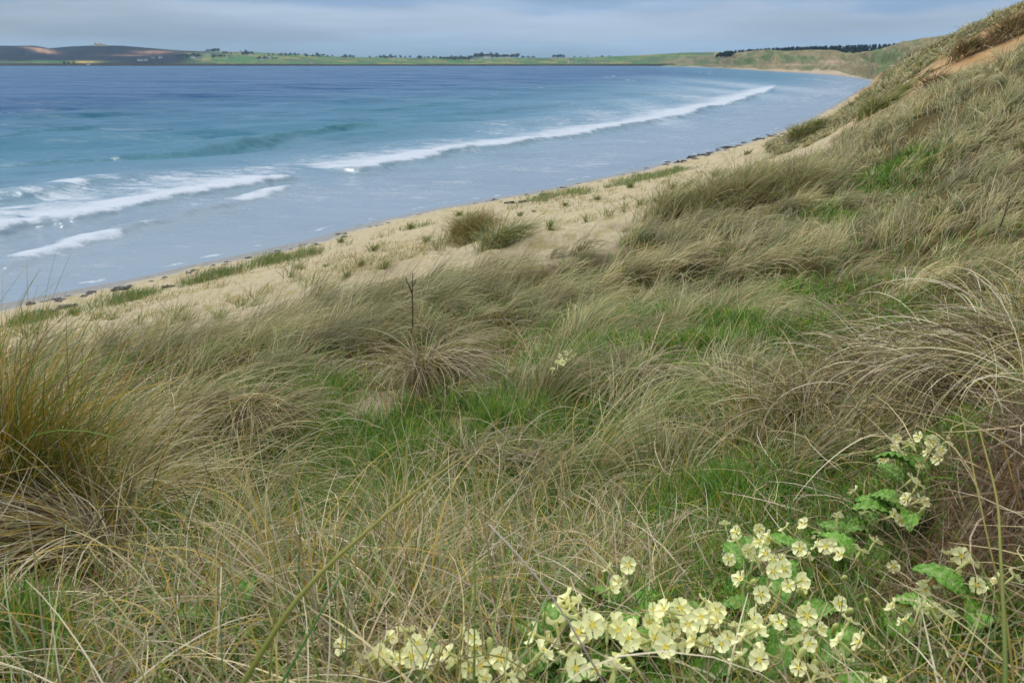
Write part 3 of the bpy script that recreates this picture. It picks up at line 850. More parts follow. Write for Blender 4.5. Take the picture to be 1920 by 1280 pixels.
# the pine wood behind the far dunes reads as one dark mass
parts = []
r = np.random.default_rng(5)
for i in range(380):
    px = r.uniform(1335, 1725); row = r.uniform(0, 1)
    top = interp(px, [(1215, 101), (1290, 102), (1340, 100.5), (1380, 94), (1440, 90.5), (1500, 87.5), (1560, 86), (1600, 84.5), (1640, 83), (1690, 81), (1725, 79)]) + r.uniform(-1.2, 2.2) + row * 1.5
    Y = 2300 - row * 700
    q = at_y(px, top, Y); h = r.uniform(11, 15) * smooth(1310, 1420, px)
    if h < 3: continue
    n = 40
    zz = r.uniform(0, 1, n); rad = (1 - zz) * h * .24 + .35
    an = r.uniform(0, 6.28, n)
    p = np.stack([q[0] + np.cos(an) * rad, q[1] + np.sin(an) * rad, q[2] - h + zz * h], 1)
    a = np.stack([np.cos(an), np.sin(an), -.4 + 0 * an], 1) * (1.2 + (1 - zz[:, None]) * 1.2)
    b = np.stack([-np.sin(an), np.cos(an), r.uniform(-.3, .8, n)], 1) * (1.0 + (1 - zz[:, None]))
    V = np.stack([p - a - b, p + a - b, p + a * .8 + b, p - a + b], 1).reshape(-1, 3)
    parts.append((V, np.arange(n * 4).reshape(n, 4), np.repeat(np.array([[.03, .046, .042]]) * r.uniform(.6, 1.5, (n, 1)), 4, 0)))
    tv, tq = tube([(q[0], q[1], q[2] - h - 5), (q[0], q[1], q[2] - .5)], [.25, .05], 4)
    parts.append((tv, tq, (.04, .03, .025)))
V, Q, C = merge(parts)
tag(obj('pine_wood', mesh_from('pine_wood', V, Q, C, M_LEAF, shade_smooth=False)), 'long dark pine wood on the skyline behind the far dunes', 'wood', kind='stuff')

M_WALLW = flat_mat('white_render', tuple(lin(226, 226, 222)), .8, .2)
M_WALLG = flat_mat('grey_stone', tuple(lin(170, 165, 155)), .9, .1)
M_WALLC = flat_mat('cream_render', tuple(lin(214, 198, 162)), .9, .1)
M_ROOF = flat_mat('slate_roof', tuple(lin(88, 90, 98)), .7, .3)
M_PANE = flat_mat('window_glass', (.03, .035, .045), .15, .5, 0)
def box(bm, x0, x1, y0, y1, z0, z1):
    vs = [bm.verts.new(v) for v in ((x0, y0, z0), (x1, y0, z0), (x1, y1, z0), (x0, y1, z0), (x0, y0, z1), (x1, y0, z1), (x1, y1, z1), (x0, y1, z1))]
    for f in ((0, 3, 2, 1), (4, 5, 6, 7), (0, 1, 5, 4), (1, 2, 6, 5), (2, 3, 7, 6), (3, 0, 4, 7)):
        bm.faces.new([vs[i] for i in f])
def bm_obj(name, bm, mat, parent):
    me = bpy.data.meshes.new(name); bm.normal_update(); bm.to_mesh(me); bm.free(); me.materials.append(mat)
    return obj(name, me, parent)
def house(loc, rz, w, d, h, wall, label, roof=M_ROOF, chim=2):
    t = empty('farmhouse', loc, rz)
    bm = bmesh.new(); box(bm, -w / 2, w / 2, -d / 2, d / 2, -2.0, h)
    rz_ = h + d * .42
    g = []
    for x in (-w / 2, w / 2):
        a, b, c_ = bm.verts.new((x, -d / 2, h)), bm.verts.new((x, d / 2, h)), bm.verts.new((x, 0, rz_)); bm.faces.new((a, b, c_) if x > 0 else (b, a, c_))
    bm_obj('wall', bm, wall, t)
    bm = bmesh.new(); o = .35
    for s in (-1, 1):
        v = [(-w / 2 - o, s * (d / 2 + o), h - .25), (w / 2 + o, s * (d / 2 + o), h - .25), (w / 2 + o, 0, rz_ + .1), (-w / 2 - o, 0, rz_ + .1)]
        lo = [bm.verts.new(q) for q in v]; hi = [bm.verts.new((q[0], q[1], q[2] + .22)) for q in v]
        bm.faces.new(hi); bm.faces.new(lo[::-1])
        for i in range(4): bm.faces.new((lo[i], lo[(i + 1) % 4], hi[(i + 1) % 4], hi[i]))
    rf = bm_obj('roof', bm, roof, t)
    for k in range(chim):
        bm = bmesh.new(); x = (-1, 1)[k] * (w / 2 - .7); box(bm, x - .45, x + .45, -.4, .4, rz_ - .5, rz_ + 1.3); bm_obj('chimney', bm, wall, rf)
    for i in range(4):
        x = -w / 2 + w * (i + .5) / 4
        bm = bmesh.new(); box(bm, x - .55, x + .55, -d / 2 - .06, -d / 2 + .05, h * .35, h * .78); bm_obj('window', bm, M_PANE, t)
    return tag(t, label, 'house')
HOUSES = [(166, 121.3, 10, 5, 3, M_WALLW, 'low pale cottage at the shore beside the orange gorse'),
          (263, 114.8, 16, 6, 3.5, M_WALLW, 'long white house just above the shore below the brown hill'),
          (274, 114.2, 10, 6, 3.5, M_WALLW, 'white house at the right end of the shore pair below the brown hill'),
          (287, 110.2, 12, 6, 4, M_WALLG, 'grey house left of the two on the slope under the orange bracken'),
          (301, 109.5, 11, 6, 4, M_WALLW, 'white house right of the grey one under the orange bracken'),
          (362, 109.5, 14, 7, 4.5, M_WALLW, 'white farmhouse among dark trees below the brown hill'),
          (374, 110.2, 15, 7, 4, M_WALLG, 'grey barn at the right of the tree ringed farm'),
          (391, 103.2, 11, 6, 4, M_WALLW, 'white house on the slope under the short belt of trees'),
          (432, 107.2, 18, 6, 3.5, M_WALLG, 'long grey steading alone in the green fields'),
          (452, 98.8, 9, 5, 4, M_WALLW, 'small white house on the brow of the green fields'),
          (470, 104.0, 10, 6, 4, M_WALLW, 'white house beside the dark trees on the upper fields'),
          (491, 113.6, 11, 6, 4, M_WALLW, 'white cottage low in the fields near the shore'),
          (499, 110.6, 13, 6, 4.5, M_WALLG, 'grey farm building just above the low white cottage'),
          (506, 108.7, 10, 6, 4.5, M_WALLW, 'white farmhouse above the grey farm building'),
          (528, 102.4, 10, 5, 3.5, M_WALLG, 'grey cottage near the skyline right of the white farm'),
          (586, 118.8, 9, 5, 3.5, M_WALLW, 'white cottage at the water edge on the sloping fields'),
          (726, 109.6, 15, 6, 4, M_WALLG, 'grey farm on the low skyline among the broken tree row'),
          (740, 110.8, 11, 6, 4, M_WALLW, 'white cottage on the low skyline right of the grey farm'),
          (885, 115.4, 9, 5, 7, M_WALLW, 'tall narrow white house below the plantation belt'),
          (914, 110.4, 24, 8, 6.5, M_WALLW, 'long white mansion in front of the plantation belt'),
          (918, 115.8, 10, 6, 3.5, M_WALLW, 'white lodge below the long white mansion'),
          (1070, 118.2, 15, 9, 7.5, M_WALLC, 'cream gabled building at the bay head beside the caravans')]
for (a, b, w, d, h, wall, lab) in HOUSES:
    q = on_hill(a, b); house(q, random.uniform(-.35, .35) - math.atan2(q[0], q[1]), w * 1.25, d * 1.2, h * 1.3, wall, lab)

# ruined battery on the brown hill
q = on_hill(189, 86.6)
t = empty('hilltop_building', q, .05)
for nm, b_ in (('main_block', (-24, 14, -6, 6, -6, 9)), ('side_wing', (14, 26, -5, 5, -6, 7)), ('tower', (-27, -18, -8, 3, -6, 15)), ('tower', (0, 8, -7, 4, -6, 14))):
    bm = bmesh.new(); box(bm, *b_); x0, x1, y0, y1, z0, z1 = b_
    n = max(2, int((x1 - x0) / 3)); w = (x1 - x0) / (2 * n)
    for i in range(n): box(bm, x0 + w * (2 * i + .3), x0 + w * (2 * i + 1.5), y0 + .02, y0 + .8, z1 + .003, z1 + 1.2)
    o = bm_obj(nm, bm, M_WALLC, t)
    for i in range(n):
        bm = bmesh.new(); x = x0 + w * (2 * i + 1); box(bm, x - .6, x + .6, y0 - .08, y0 + .05, z1 - 5, z1 - 2.5); bm_obj('window', bm, M_PANE, o)
tag(t, 'pale stone building with two towers on top of the brown hill', 'building')

# caravans at the bay head
M_CARA = flat_mat('caravan_panel', tuple(lin(232, 234, 236)), .4, .4, .03)
t0 = None
for i, (a, b) in enumerate([(1080, 118.4), (1088, 118.1), (1096, 118.5), (1105, 118.2), (1112, 118.6), (1121, 118.3), (1134, 118.6), (1142, 118.3), (1150, 118.8)]):
    q = on_hill(a, b)
    if t0 is None:
        t0 = empty('caravan', q)
        bm = bmesh.new(); box(bm, -4.2, 4.2, -1.3, 1.3, .5, 3.2); bmesh.ops.bevel(bm, geom=bm.edges[:], offset=.35, segments=2, affect='EDGES'); bm_obj('body', bm, M_CARA, t0)
        for x in (-2.6, 0, 2.6):
            bm = bmesh.new(); box(bm, x - .9, x + .9, -1.33, -1.25, 1.6, 2.6); bm_obj('window', bm, M_PANE, t0)
        bm = bmesh.new(); V, Q = tube([(.3, -1.2, .35), (.3, 1.2, .35)], .35, 10); bm.free()
        obj('wheel', mesh_from('wheel', V, Q, mat=M_PANE), t0)
        o = t0
    else: o = copy_tree(t0)
    o.location = q; o.rotation_euler = (0, 0, random.uniform(-.6, .6)); s = random.uniform(1.0, 1.4); o.scale = (s, s, s)
    tag(o, 'white caravan parked in the row beside the cream gabled building', 'caravan', group='caravans at the head of the bay')
# ------------------------------------------------------------------ grass
def blades(base, phi, th0, th1, L, w, c0, c1, K, bow=1.0, curl=None, lift=.015, taper=.25, roll_amp=1.0, follow=True, r=rng):
    """n curved ribbons. th: elevation angle at the root and at the tip; phi: compass direction of the bend"""
    n = len(base)
    V = np.empty((n, K + 1, 2, 3), np.float32)
    s = np.linspace(0, 1, K + 1)
    pos = base.astype(float).copy()
    roll = r.uniform(-1, 1, n) * roll_amp
    if curl is None: curl = np.zeros(n)
    step = (L / K)
    jit = lift * r.uniform(.4, 2.2, n)
    for k in range(K + 1):
        sk = s[k] ** bow
        th = th0 + (th1 - th0) * sk
        ph = phi + curl * s[k]
        d = np.stack([np.cos(th) * np.cos(ph), np.cos(th) * np.sin(ph), np.sin(th)], 1)
        side = np.stack([-np.sin(ph), np.cos(ph), 0 * ph], 1)
        upv = np.cross(side, d)
        wv = side * np.cos(roll)[:, None] + upv * np.sin(roll)[:, None]
        hw = w * .5 * (1 - (1 - taper) * max(0, (s[k] - .35) / .65) ** 1.3) * (0.75 if k == 0 else 1)
        V[:, k, 0] = pos - wv * hw[:, None]
        V[:, k, 1] = pos + wv * hw[:, None]
        pos = pos + d * step[:, None]
        if follow:
            g = hz(pos[:, 0], pos[:, 1]) + jit * (0.3 + s[k])
            pos[:, 2] = np.maximum(pos[:, 2], g)
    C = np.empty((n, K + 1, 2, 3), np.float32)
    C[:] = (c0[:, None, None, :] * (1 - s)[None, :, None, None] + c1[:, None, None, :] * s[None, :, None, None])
    b = (np.arange(n) * (K + 1) * 2)[:, None]
    k = np.arange(K)[None] * 2
    Q = np.stack([b + k, b + k + 1, b + k + 3, b + k + 2], -1).reshape(-1, 4)
    return V.reshape(-1, 3), Q, C.reshape(-1, 3)

class Acc:
    def __init__(self): self.V, self.Q, self.C, self.n = [], [], [], 0
    def add(self, V, Q, C):
        self.V.append(V); self.Q.append(Q + self.n); self.C.append(C); self.n += len(V)
    def build(self, name, mat=M_GRASS, parent=None):
        me = mesh_from(name, np.concatenate(self.V), np.concatenate(self.Q), np.concatenate(self.C), mat, shade_smooth=False)
        return obj(name, me, parent)

STRAW = lin(202, 186, 136); STRAW2 = lin(180, 166, 120); GREYG = lin(118, 136, 90); OLIVE = lin(124, 128, 50); GREEN_ = lin(98, 138, 40); DEEP = lin(66, 108, 42)
OCHRE = lin(172, 144, 52); BROWN = lin(122, 100, 70); PALE = lin(218, 206, 174); GREYD = lin(168, 150, 126)
PAL = np.array([STRAW, STRAW2, GREYG, OLIVE, GREEN_, DEEP, OCHRE, BROWN, PALE, GREYD]) * 1.13

def pick(wts, n):
    """mix of colours: per blade choice from PAL with weights (n,10)"""
    cw = np.cumsum(wts, 1); cw /= cw[:, -1:]
    i = (rng.uniform(0, 1, (n, 1)) > cw).sum(1)
    return PAL[np.clip(i, 0, len(PAL) - 1)] * rng.uniform(.72, 1.18, (n, 1))

def inview(x, y, z, mx=260, my=260):
    px, py, dep = project(x, y, z)
    return (px > -mx) & (px < 1920 + mx) & (py > -my) & (py < 1280 + my * 1.3) & (dep > .25)

WIND = R(24)     # the grass is combed this way (from +X towards +Y)

def wind_at(x, y):
    d = np.hypot(x, y)
    return WIND + (fbm(x * .22, y * .22, 610, 3) - .5) * 2.4 + .15 * smooth(12, 25, d)

# ---- tussocks of marram: one mass nobody could count
def tussock_sites(x0, x1, y0, y1, sp, dmin, dmax):
    nx, ny = int((x1 - x0) / sp), int((y1 - y0) / sp)
    X, Y = np.meshgrid(np.arange(nx), np.arange(ny))
    X = x0 + (X.ravel() + rng.uniform(0, 1, X.size)) * sp; Y = y0 + (Y.ravel() + rng.uniform(0, 1, Y.size)) * sp
    d = np.hypot(X, Y); m = (d >= dmin) & (d < dmax) & (Y > .3)
    X, Y = X[m], Y[m]; Z = hz(X, Y)
    m = inview(X, Y, Z); return X[m], Y[m], Z[m]

def grow(acc, X, Y, Z, per, K, h, spread, wmin, wind_w, dens_mask=True, near=False):
    g = grass_mask(X, Y, Z)
    gr = green_mask(X, Y); ba = bare_mask(X, Y)
    keep = rng.uniform(0, 1, len(X)) < g * (1 - .7 * gr * smooth(15, 7, np.hypot(X, Y))) * np.where(np.hypot(X, Y) > 44, 1, .35 + .65 * swoop(X, Y)) * (1 - np.clip(ba * 1.4, 0, .97)) * (1 - .85 * clear_mask(X, Y))
    X, Y, Z, gr = X[keep], Y[keep], Z[keep], gr[keep]
    T = len(X)
    if T == 0: return
    sw = swoop(X, Y)
    big = rng.uniform(.65, 1.2, T) * (0.55 + .7 * sw)
    ph_t = wind_at(X, Y) + rng.normal(0, .35, T)
    d_t = np.hypot(X, Y)
    zone = fbm(X * .45 + 5, Y * .45, 630, 3); zone2 = fbm(X * .8 + 9, Y * .8, 640, 2)
    W = np.zeros((T, 10))
    W[:, 0] = .8 + 2.0 * smooth(.45, .62, zone); W[:, 1] = 1.4; W[:, 2] = 1.0 + 1.4 * smooth(.55, .4, zone); W[:, 3] = 1.1 + 1.0 * smooth(.5, .35, zone2)
    W[:, 4] = .5 + 1.8 * gr + .9 * (1 - sw); W[:, 5] = .15 + .8 * gr + .3 * (1 - sw); W[:, 6] = .45 + .7 * smooth(.55, .7, zone2); W[:, 7] = .3 + .7 * smooth(.5, .65, zone2); W[:, 8] = .3 + .9 * smooth(.5, .65, zone); W[:, 9] = .5
    farr = smooth(14, 24, d_t)
    W[:, 3] *= 1 + .5 * farr; W[:, 7] *= 1 + .5 * farr
    W *= rng.uniform(.3, 1.7, W.shape)
    cnt = np.maximum(3, (per * big * rng.uniform(.7, 1.3, T)).astype(int))
    t = np.repeat(np.arange(T), cnt); n = len(t)
    a = rng.uniform(0, 2 * math.pi, n); rr = np.abs(rng.normal(0, .5, n)) * spread * big[t]
    bx, by = X[t] + np.cos(a) * rr, Y[t] + np.sin(a) * rr
    bz = hz(bx, by) - .01
    ww = wind_w * rng.uniform(.6, 1.1, n)
    vx = np.cos(a) * (1 - ww) + np.cos(ph_t[t]) * ww * 1.2 + rng.normal(0, .16, n); vy = np.sin(a) * (1 - ww) + np.sin(ph_t[t]) * ww * 1.2 + rng.normal(0, .16, n)
    phi = np.arctan2(vy, vx)
    L = h * big[t] * rng.uniform(.55, 1.2, n)
    th0 = R(68) + rng.normal(0, R(11), n) - np.clip(rr / spread, 0, 1.5) * R(12)
    th1 = R(-30) + rng.normal(0, R(22), n)
    up = rng.uniform(0, 1, n) < .1
    th1 = np.where(up, R(45), th1)
    dist_ = np.hypot(bx, by)
    w = np.maximum(rng.uniform(.0022, .0042, n), wmin * dist_)
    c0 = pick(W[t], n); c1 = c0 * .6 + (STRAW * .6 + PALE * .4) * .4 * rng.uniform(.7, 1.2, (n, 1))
    c0 = c0 * .55 + (OLIVE * .5 + BROWN * .5) * .25  # brown-green bases, darkened further in colour to paint shaded depth between tussocks
    tb = rng.uniform(.55, 1.32, T)[t][:, None]
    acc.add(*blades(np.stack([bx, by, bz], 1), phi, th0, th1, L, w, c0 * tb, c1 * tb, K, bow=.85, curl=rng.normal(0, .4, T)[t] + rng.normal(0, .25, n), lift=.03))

acc = Acc()
X, Y, Z = tussock_sites(-22, 26, 1.9, 17, .31, 2.2, 17)
d = np.hypot(X, Y)
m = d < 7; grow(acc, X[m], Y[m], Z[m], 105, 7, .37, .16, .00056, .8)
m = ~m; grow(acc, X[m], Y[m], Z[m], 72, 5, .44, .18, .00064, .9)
X, Y, Z = tussock_sites(-30, 40, 6, 36, .42, 17, 40)
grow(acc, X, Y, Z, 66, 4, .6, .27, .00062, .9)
tag(acc.build('marram_grass'), 'windswept straw and grey green marram grass covering the hollow and the slope', 'grass', kind='stuff')
acc = Acc()
X, Y, Z = tussock_sites(5, 70, 38, 90, .6, 44, 100)
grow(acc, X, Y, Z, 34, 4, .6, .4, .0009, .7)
tag(acc.build('marram_grass'), 'olive marram grass on the crest of the tall dune above the sand slip', 'grass', kind='stuff')

# ---- near ground: tangled dead and living blades one can follow singly
acc = Acc()
X, Y, Z = tussock_sites(-3.6, 3.6, .35, 3.3, .17, .6, 3.0)
g = grass_mask(X, Y, Z); ba = bare_mask(X, Y); gr = green_mask(X, Y)
keep = rng.uniform(0, 1, len(X)) < (1 - np.clip(ba * 1.3, 0, .93)) * (1 - .5 * gr)
X, Y, Z, gr = X[keep], Y[keep], Z[keep], gr[keep]
px, py, _ = project(X, Y, Z)
flow = smooth(1080, 1250, px) * smooth(900, 1000, py)         # the flowery corner is thinner
keep = rng.uniform(0, 1, len(X)) < (1 - .6 * flow) * (1 - .85 * clear_mask(X, Y))
X, Y, Z, gr = X[keep], Y[keep], Z[keep], gr[keep]
T = len(X); cnt = rng.integers(30, 72, T); t = np.repeat(np.arange(T), cnt); n = len(t)
W = np.zeros((T, 10)); zone = fbm(X * 1.6, Y * 1.6, 650, 3)
W[:, 0] = 1.2; W[:, 1] = 1.2; W[:, 2] = .9; W[:, 3] = 1.2; W[:, 4] = .5 + gr; W[:, 5] = .4 + .5 * gr; W[:, 6] = 1.1 + 1.5 * smooth(.5, .65, zone); W[:, 7] = 1.0; W[:, 8] = 1.2; W[:, 9] = 1.8
W *= rng.uniform(.3, 1.7, W.shape)
a = rng.uniform(0, 6.283, n); rr = np.abs(rng.normal(0, .5, n)) * .1
bx, by = X[t] + np.cos(a) * rr, Y[t] + np.sin(a) * rr
tphi = rng.uniform(0, 6.283, T) * .6 + WIND * .4
phi = np.where(rng.uniform(0, 1, n) < .55, tphi[t] + rng.normal(0, .7, n), a + rng.normal(0, .5, n))
px, py, _ = project(X, Y, Z); fl_t = smooth(1000, 1200, px) * smooth(880, 980, py)
L = rng.uniform(.14, .42, n) * (rng.uniform(.7, 1.15, T) * (1 - .45 * fl_t))[t]
upr = rng.uniform(0, 1, n) < .28
th0 = np.where(upr, R(80), R(58)) + rng.normal(0, R(14), n); th1 = np.where(upr, R(45), R(-28)) + rng.normal(0, R(26), n)
W2 = W[t].copy(); W2[upr, 2:7] *= 2.6; W2[~upr, 0:2] *= 1.5
c0 = pick(W2, n); c1 = c0 * .75 + STRAW2 * .25
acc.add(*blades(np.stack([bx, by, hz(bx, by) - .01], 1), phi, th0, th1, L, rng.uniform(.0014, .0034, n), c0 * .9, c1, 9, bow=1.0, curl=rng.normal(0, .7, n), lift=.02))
# flat dead thatch over the soil, near and in the middle distance
N = 26000
d = 0.75 + 7.0 * rng.uniform(0, 1, N) ** 1.5; az = rng.uniform(-.78, .78, N)
X, Y = d * np.sin(az), d * np.cos(az); Z = hz(X, Y)
keep = (grass_mask(X, Y, Z) > .4) & (rng.uniform(0, 1, N) > bare_mask(X, Y) * .55) & (rng.uniform(0, 1, N) > green_mask(X, Y) * .8) & inview(X, Y, Z)
X, Y, Z = X[keep], Y[keep], Z[keep]; n = len(X)
W = np.tile([1.0, 1.0, .2, .4, .1, .1, .3, 1.6, .7, 1.6], (n, 1))
c0 = pick(W, n)
acc.add(*blades(np.stack([X, Y, Z + .01], 1), rng.uniform(0, 6.28, n), rng.normal(R(14), R(12), n), rng.normal(R(-8), R(12), n), rng.uniform(.06, .26, n),
                np.maximum(rng.uniform(.0015, .003, n), .0006 * np.hypot(X, Y)), c0, c0, 4, curl=rng.normal(0, .8, n), lift=.02))
# matted roots and fibres on the bare bank at the right
N = 6500
k = rng.choice([5, 6, 7, 10], N)
X = BARE[k, 0] + rng.normal(0, .2, N); Y = BARE[k, 1] + rng.normal(0, .2, N); ok = (Y > .55) & (X > .3); X, Y = X[ok], Y[ok]; n = len(X)
c0 = np.array([BROWN, BROWN * .55, GREYD * .7, RUST * .7, EARTH])[rng.integers(0, 5, n)] * rng.uniform(.6, 1.2, (n, 1))
acc.add(*blades(np.stack([X, Y, hz(X, Y) + .003], 1), rng.uniform(0, 6.28, n), rng.normal(R(20), R(22), n), rng.normal(R(-10), R(25), n), rng.uniform(.03, .16, n), rng.uniform(.0008, .002, n), c0 * 1.2, c0 * 1.2, 5, curl=rng.normal(0, 1.3, n), lift=.006))
tag(acc.build('dry_grass'), 'tangle of dead straw blades and green shoots in the near ground', 'grass', kind='stuff')

# ---- short green turf in the hollows
acc = Acc()
N = 150000
k = rng.integers(0, len(GREEN), N); rad = GREEN_R[k] * np.abs(rng.normal(0, .75, N)); an = rng.uniform(0, 6.283, N)
X = GREEN[k, 0] + np.cos(an) * rad; Y = GREEN[k, 1] + np.sin(an) * rad
d = np.hypot(X, Y)
ok = (Y > .5) & (rng.uniform(0, 1, N) < np.clip(14 / (d * d), .35, 1))
X, Y, d = X[ok], Y[ok], d[ok]
# and a thin scatter everywhere under the grass
N = 42000
d2 = .8 + 11 * rng.uniform(0, 1, N) ** 1.4; az = rng.uniform(-.75, .75, N)
X = np.concatenate([X, d2 * np.sin(az)]); Y = np.concatenate([Y, d2 * np.cos(az)])
Z = hz(X, Y); keep = (grass_mask(X, Y, Z) > .5) & inview(X, Y, Z) & (rng.uniform(0, 1, len(X)) > bare_mask(X, Y) * 1.05)
X, Y, Z = X[keep], Y[keep], Z[keep]; n = len(X); tcl = 1 - .55 * clear_mask(X, Y)
W = np.tile([.15, .2, .5, .9, 2.6, 2.0, .25, .1, .02, .05], (n, 1))
c0 = pick(W, n)
dd = np.hypot(X, Y)
acc.add(*blades(np.stack([X, Y, Z - .005], 1), rng.uniform(0, 6.28, n), rng.normal(R(70), R(14), n), rng.normal(R(35), R(25), n), rng.uniform(.04, .12, n) * (1 + .06 * dd) * tcl,
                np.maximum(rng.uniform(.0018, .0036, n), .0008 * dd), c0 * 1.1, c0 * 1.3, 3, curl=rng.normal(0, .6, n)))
tag(acc.build('green_turf'), 'short fresh green grass in the damp hollows between the marram tussocks', 'grass', kind='stuff')

# ---- separate clumps that stand out
def clump(name, pos, n, L, w, spread, cols, phi, phi_sd, th0, th1, K=8, wind=.6, label='', cat='grass clump', group=None, h_sd=.25, mound=0.0):
    p = np.array(pos, float)
    a = rng.uniform(0, 6.283, n); rr = np.abs(rng.normal(0, .55, n)) * spread
    off = np.stack([np.cos(a) * rr, np.sin(a) * rr], 1)
    bx, by = p[0] + off[:, 0], p[1] + off[:, 1]
    bz = hz(bx, by) - .01 + mound * np.exp(-(rr / spread) ** 2)
    vx = np.cos(a) * (1 - wind) + np.cos(phi) * wind + rng.normal(0, phi_sd, n); vy = np.sin(a) * (1 - wind) + np.sin(phi) * wind + rng.normal(0, phi_sd, n)
    pool = np.array(cols); c0 = pool[rng.integers(0, len(pool), n)] * rng.uniform(.7, 1.15, (n, 1))
    LL = L * np.clip(rng.normal(1, h_sd, n), .35, 1.6)
    V, Q, C = blades(np.stack([bx, by, bz], 1), np.arctan2(vy, vx), th0 + rng.normal(0, R(12), n), th1 + rng.normal(0, R(22), n), LL,
                     w * rng.uniform(.7, 1.3, n), c0 * .85, c0, K, bow=.9, curl=rng.normal(0, .4, n), lift=.02)
    z0 = float(hz(p[0], p[1]))
    o = obj(name, mesh_from(name, V - np.array([p[0], p[1], z0]), Q, C, M_GRASS, shade_smooth=False))
    o.location = (p[0], p[1], z0)
    return tag(o, label, cat, group)

q = hit([880], [452])[0]
clump('grass_clump', q, 2400, .76, .009, .7, [OLIVE, BROWN, OCHRE * .8, OLIVE * .8, STRAW2], R(35), .35, R(62), R(5), wind=.55, label='big shaggy olive brown grass clump standing alone on the sand terrace', mound=.25)
q = hit([935], [455])[0]
clump('grass_clump', q, 700, .55, .009, .45, [STRAW2, OLIVE, GREYG], R(-10), .35, R(55), R(5), wind=.5, label='lower pale grass clump leaning against the right of the big brown clump')
for i, (a, b, sz) in enumerate([(1440, 385, 1.0), (1330, 398, .9), (1250, 412, .8), (1500, 375, .9), (1390, 388, 1.0)]):
    q = hit([a], [b])[0]
    clump('grass_clump', q, 1000, .72 * sz, .008, .6, [OLIVE * 1.2, BROWN * 1.3, STRAW2 * 1.25, STRAW, GREYG * 1.15], R(30), .35, R(68), R(5), K=6, wind=.6, mound=.2,
          label=['tall brown green grass clump at the top of the ridge above the pale slope', 'brown green grass clump second from the left on the ridge above the pale slope', 'olive grass clump at the low left end of the ridge above the pale slope', 'grass clump at the right end of the ridge beside the green patches', 'shaggy brown grass clump in the middle of the ridge above the pale slope'][i])
for i, (a, b, n, L, lab) in enumerate([(1500, 262, 700, 1.5, 'olive grass clump on the outermost spur of the dune over the beach'),
                                       (1525, 250, 500, 1.3, 'green grass clump just right of the outermost spur of the dune'),
                                       (1640, 222, 700, 1.3, 'olive grass clump at the foot of the sand slip on the tall dune'),
                                       (1745, 178, 380, 1.0, 'dark brown turf overhang in the middle of the sand slip'),
                                       (1690, 184, 220, .8, 'small green grass clump on the sand slip'),
                                       (1895, 72, 700, 1.6, 'dark rusty clump of roots and grass high on the sand slip at the right edge'),
                                       (1810, 108, 420, 1.2, 'rust brown grass clump below the ridge of the tall dune'),
                                       (1870, 22, 260, 1.2, 'grass clump standing up on the skyline of the tall dune')]):
    q = hit([a], [b])[0]
    d = np.hypot(q[0], q[1])
    cols = [OLIVE * 1.1, GREYG * 1.1, STRAW2, OLIVE] if 'green' in lab or 'olive' in lab else [BROWN * 1.1, RUST, OLIVE, STRAW2, BROWN * .8]
    clump('grass_clump', q, int(n * 1.6), L * .66, .0006 * d, L * .6, cols, WIND, .4, R(66), R(5), K=5, wind=.55, label=lab, mound=.3)
# left foreground: tall green and ochre clump rising past the shore
px_pos = [(20, 1010), (75, 985), (130, 1010), (-60, 1000), (30, 940), (110, 940), (-20, 1060), (180, 985)]
for i, (a, b) in enumerate(px_pos[:1]):
    q = hit([30], [1000])[0]
    clump('tall_grass_clump', q, 1250, .41, .003, .2, [OCHRE, OLIVE, GREEN_, OCHRE, OLIVE, OCHRE * 1.1, STRAW2, BROWN], R(60), .7, R(76), R(22), K=9, wind=.1, mound=.12, label='tall ochre and green grass clump at the left edge rising above the shore', h_sd=.36)
    q = hit([110], [990])[0]
    clump('tall_grass_clump', q, 360, .4, .003, .13, [OLIVE, GREEN_, OCHRE, STRAW2], R(30), .4, R(74), R(40), K=9, wind=.2, label='green clump leaning right from the foot of the tall ochre clump')
    q = hit([190], [1060])[0]
    clump('dead_grass_clump', q, 430, .42, .0026, .13, [BROWN, STRAW2, STRAW2, PALE, OCHRE, BROWN * .6], R(195), .5, R(34), R(-20), K=9, wind=.8, mound=.1, label='dead brown and straw sheaf combed flat to the left under the tall clump')
    q = hit([215], [960])[0]
    clump('dead_grass_clump', q, 200, .42, .003, .1, [STRAW, PALE, STRAW2, OLIVE], R(-20), .6, R(66), R(-30), K=10, wind=.4, label='pale straw clump arching to the right of the tall left clump')
# right foreground: big curling dead clump above the bare bank
for i, (a, b, n, L, ph, t0_, t1_, lab) in enumerate([
        (1890, 735, 480, .36, 160, 70, -60, 'pale curling dead grass clump on top of the bare earth bank'),
        (1775, 735, 420, .38, 175, 60, -40, 'dense dead grass clump leaning left above the primroses'),
        (1650, 725, 380, .38, 170, 62, -25, 'brown straw clump left of the curling dead clump'),
        (1500, 800, 360, .38, 185, 60, -35, 'straw clump drooping left over the green hollow'),
        (1900, 700, 300, .36, 130, 74, -20, 'dead grass clump at the right edge behind the bare bank')]):
    q = hit([a], [b])[0]
    clump('dead_grass_clump', q, n, L, .0032, .17, [STRAW2, PALE * 1.15, GREYD, BROWN, BROWN * .7, STRAW, OLIVE, OLIVE * .8, BROWN * .6], R(ph), .9, R(t0_), R(t1_), K=10, wind=.25, label=lab, mound=.03)
for (a, b, n, ph, lab) in [(1880, 730, 46, 170, 'loose pale curling straws standing over the bare earth bank'), (1690, 725, 40, 185, 'loose pale straws arching left above the highest primroses'), (1830, 700, 34, 90, 'loose pale straws looping at the upper right edge of the near grass')]:
    q = hit([a], [b])[0]
    clump('straw_spray', q, n, .46, .0036, .3, [PALE * 1.25, PALE * 1.1, STRAW, GREYD * 1.2], R(ph), .9, R(76), R(-75), K=14, wind=.3, label=lab, cat='straw')
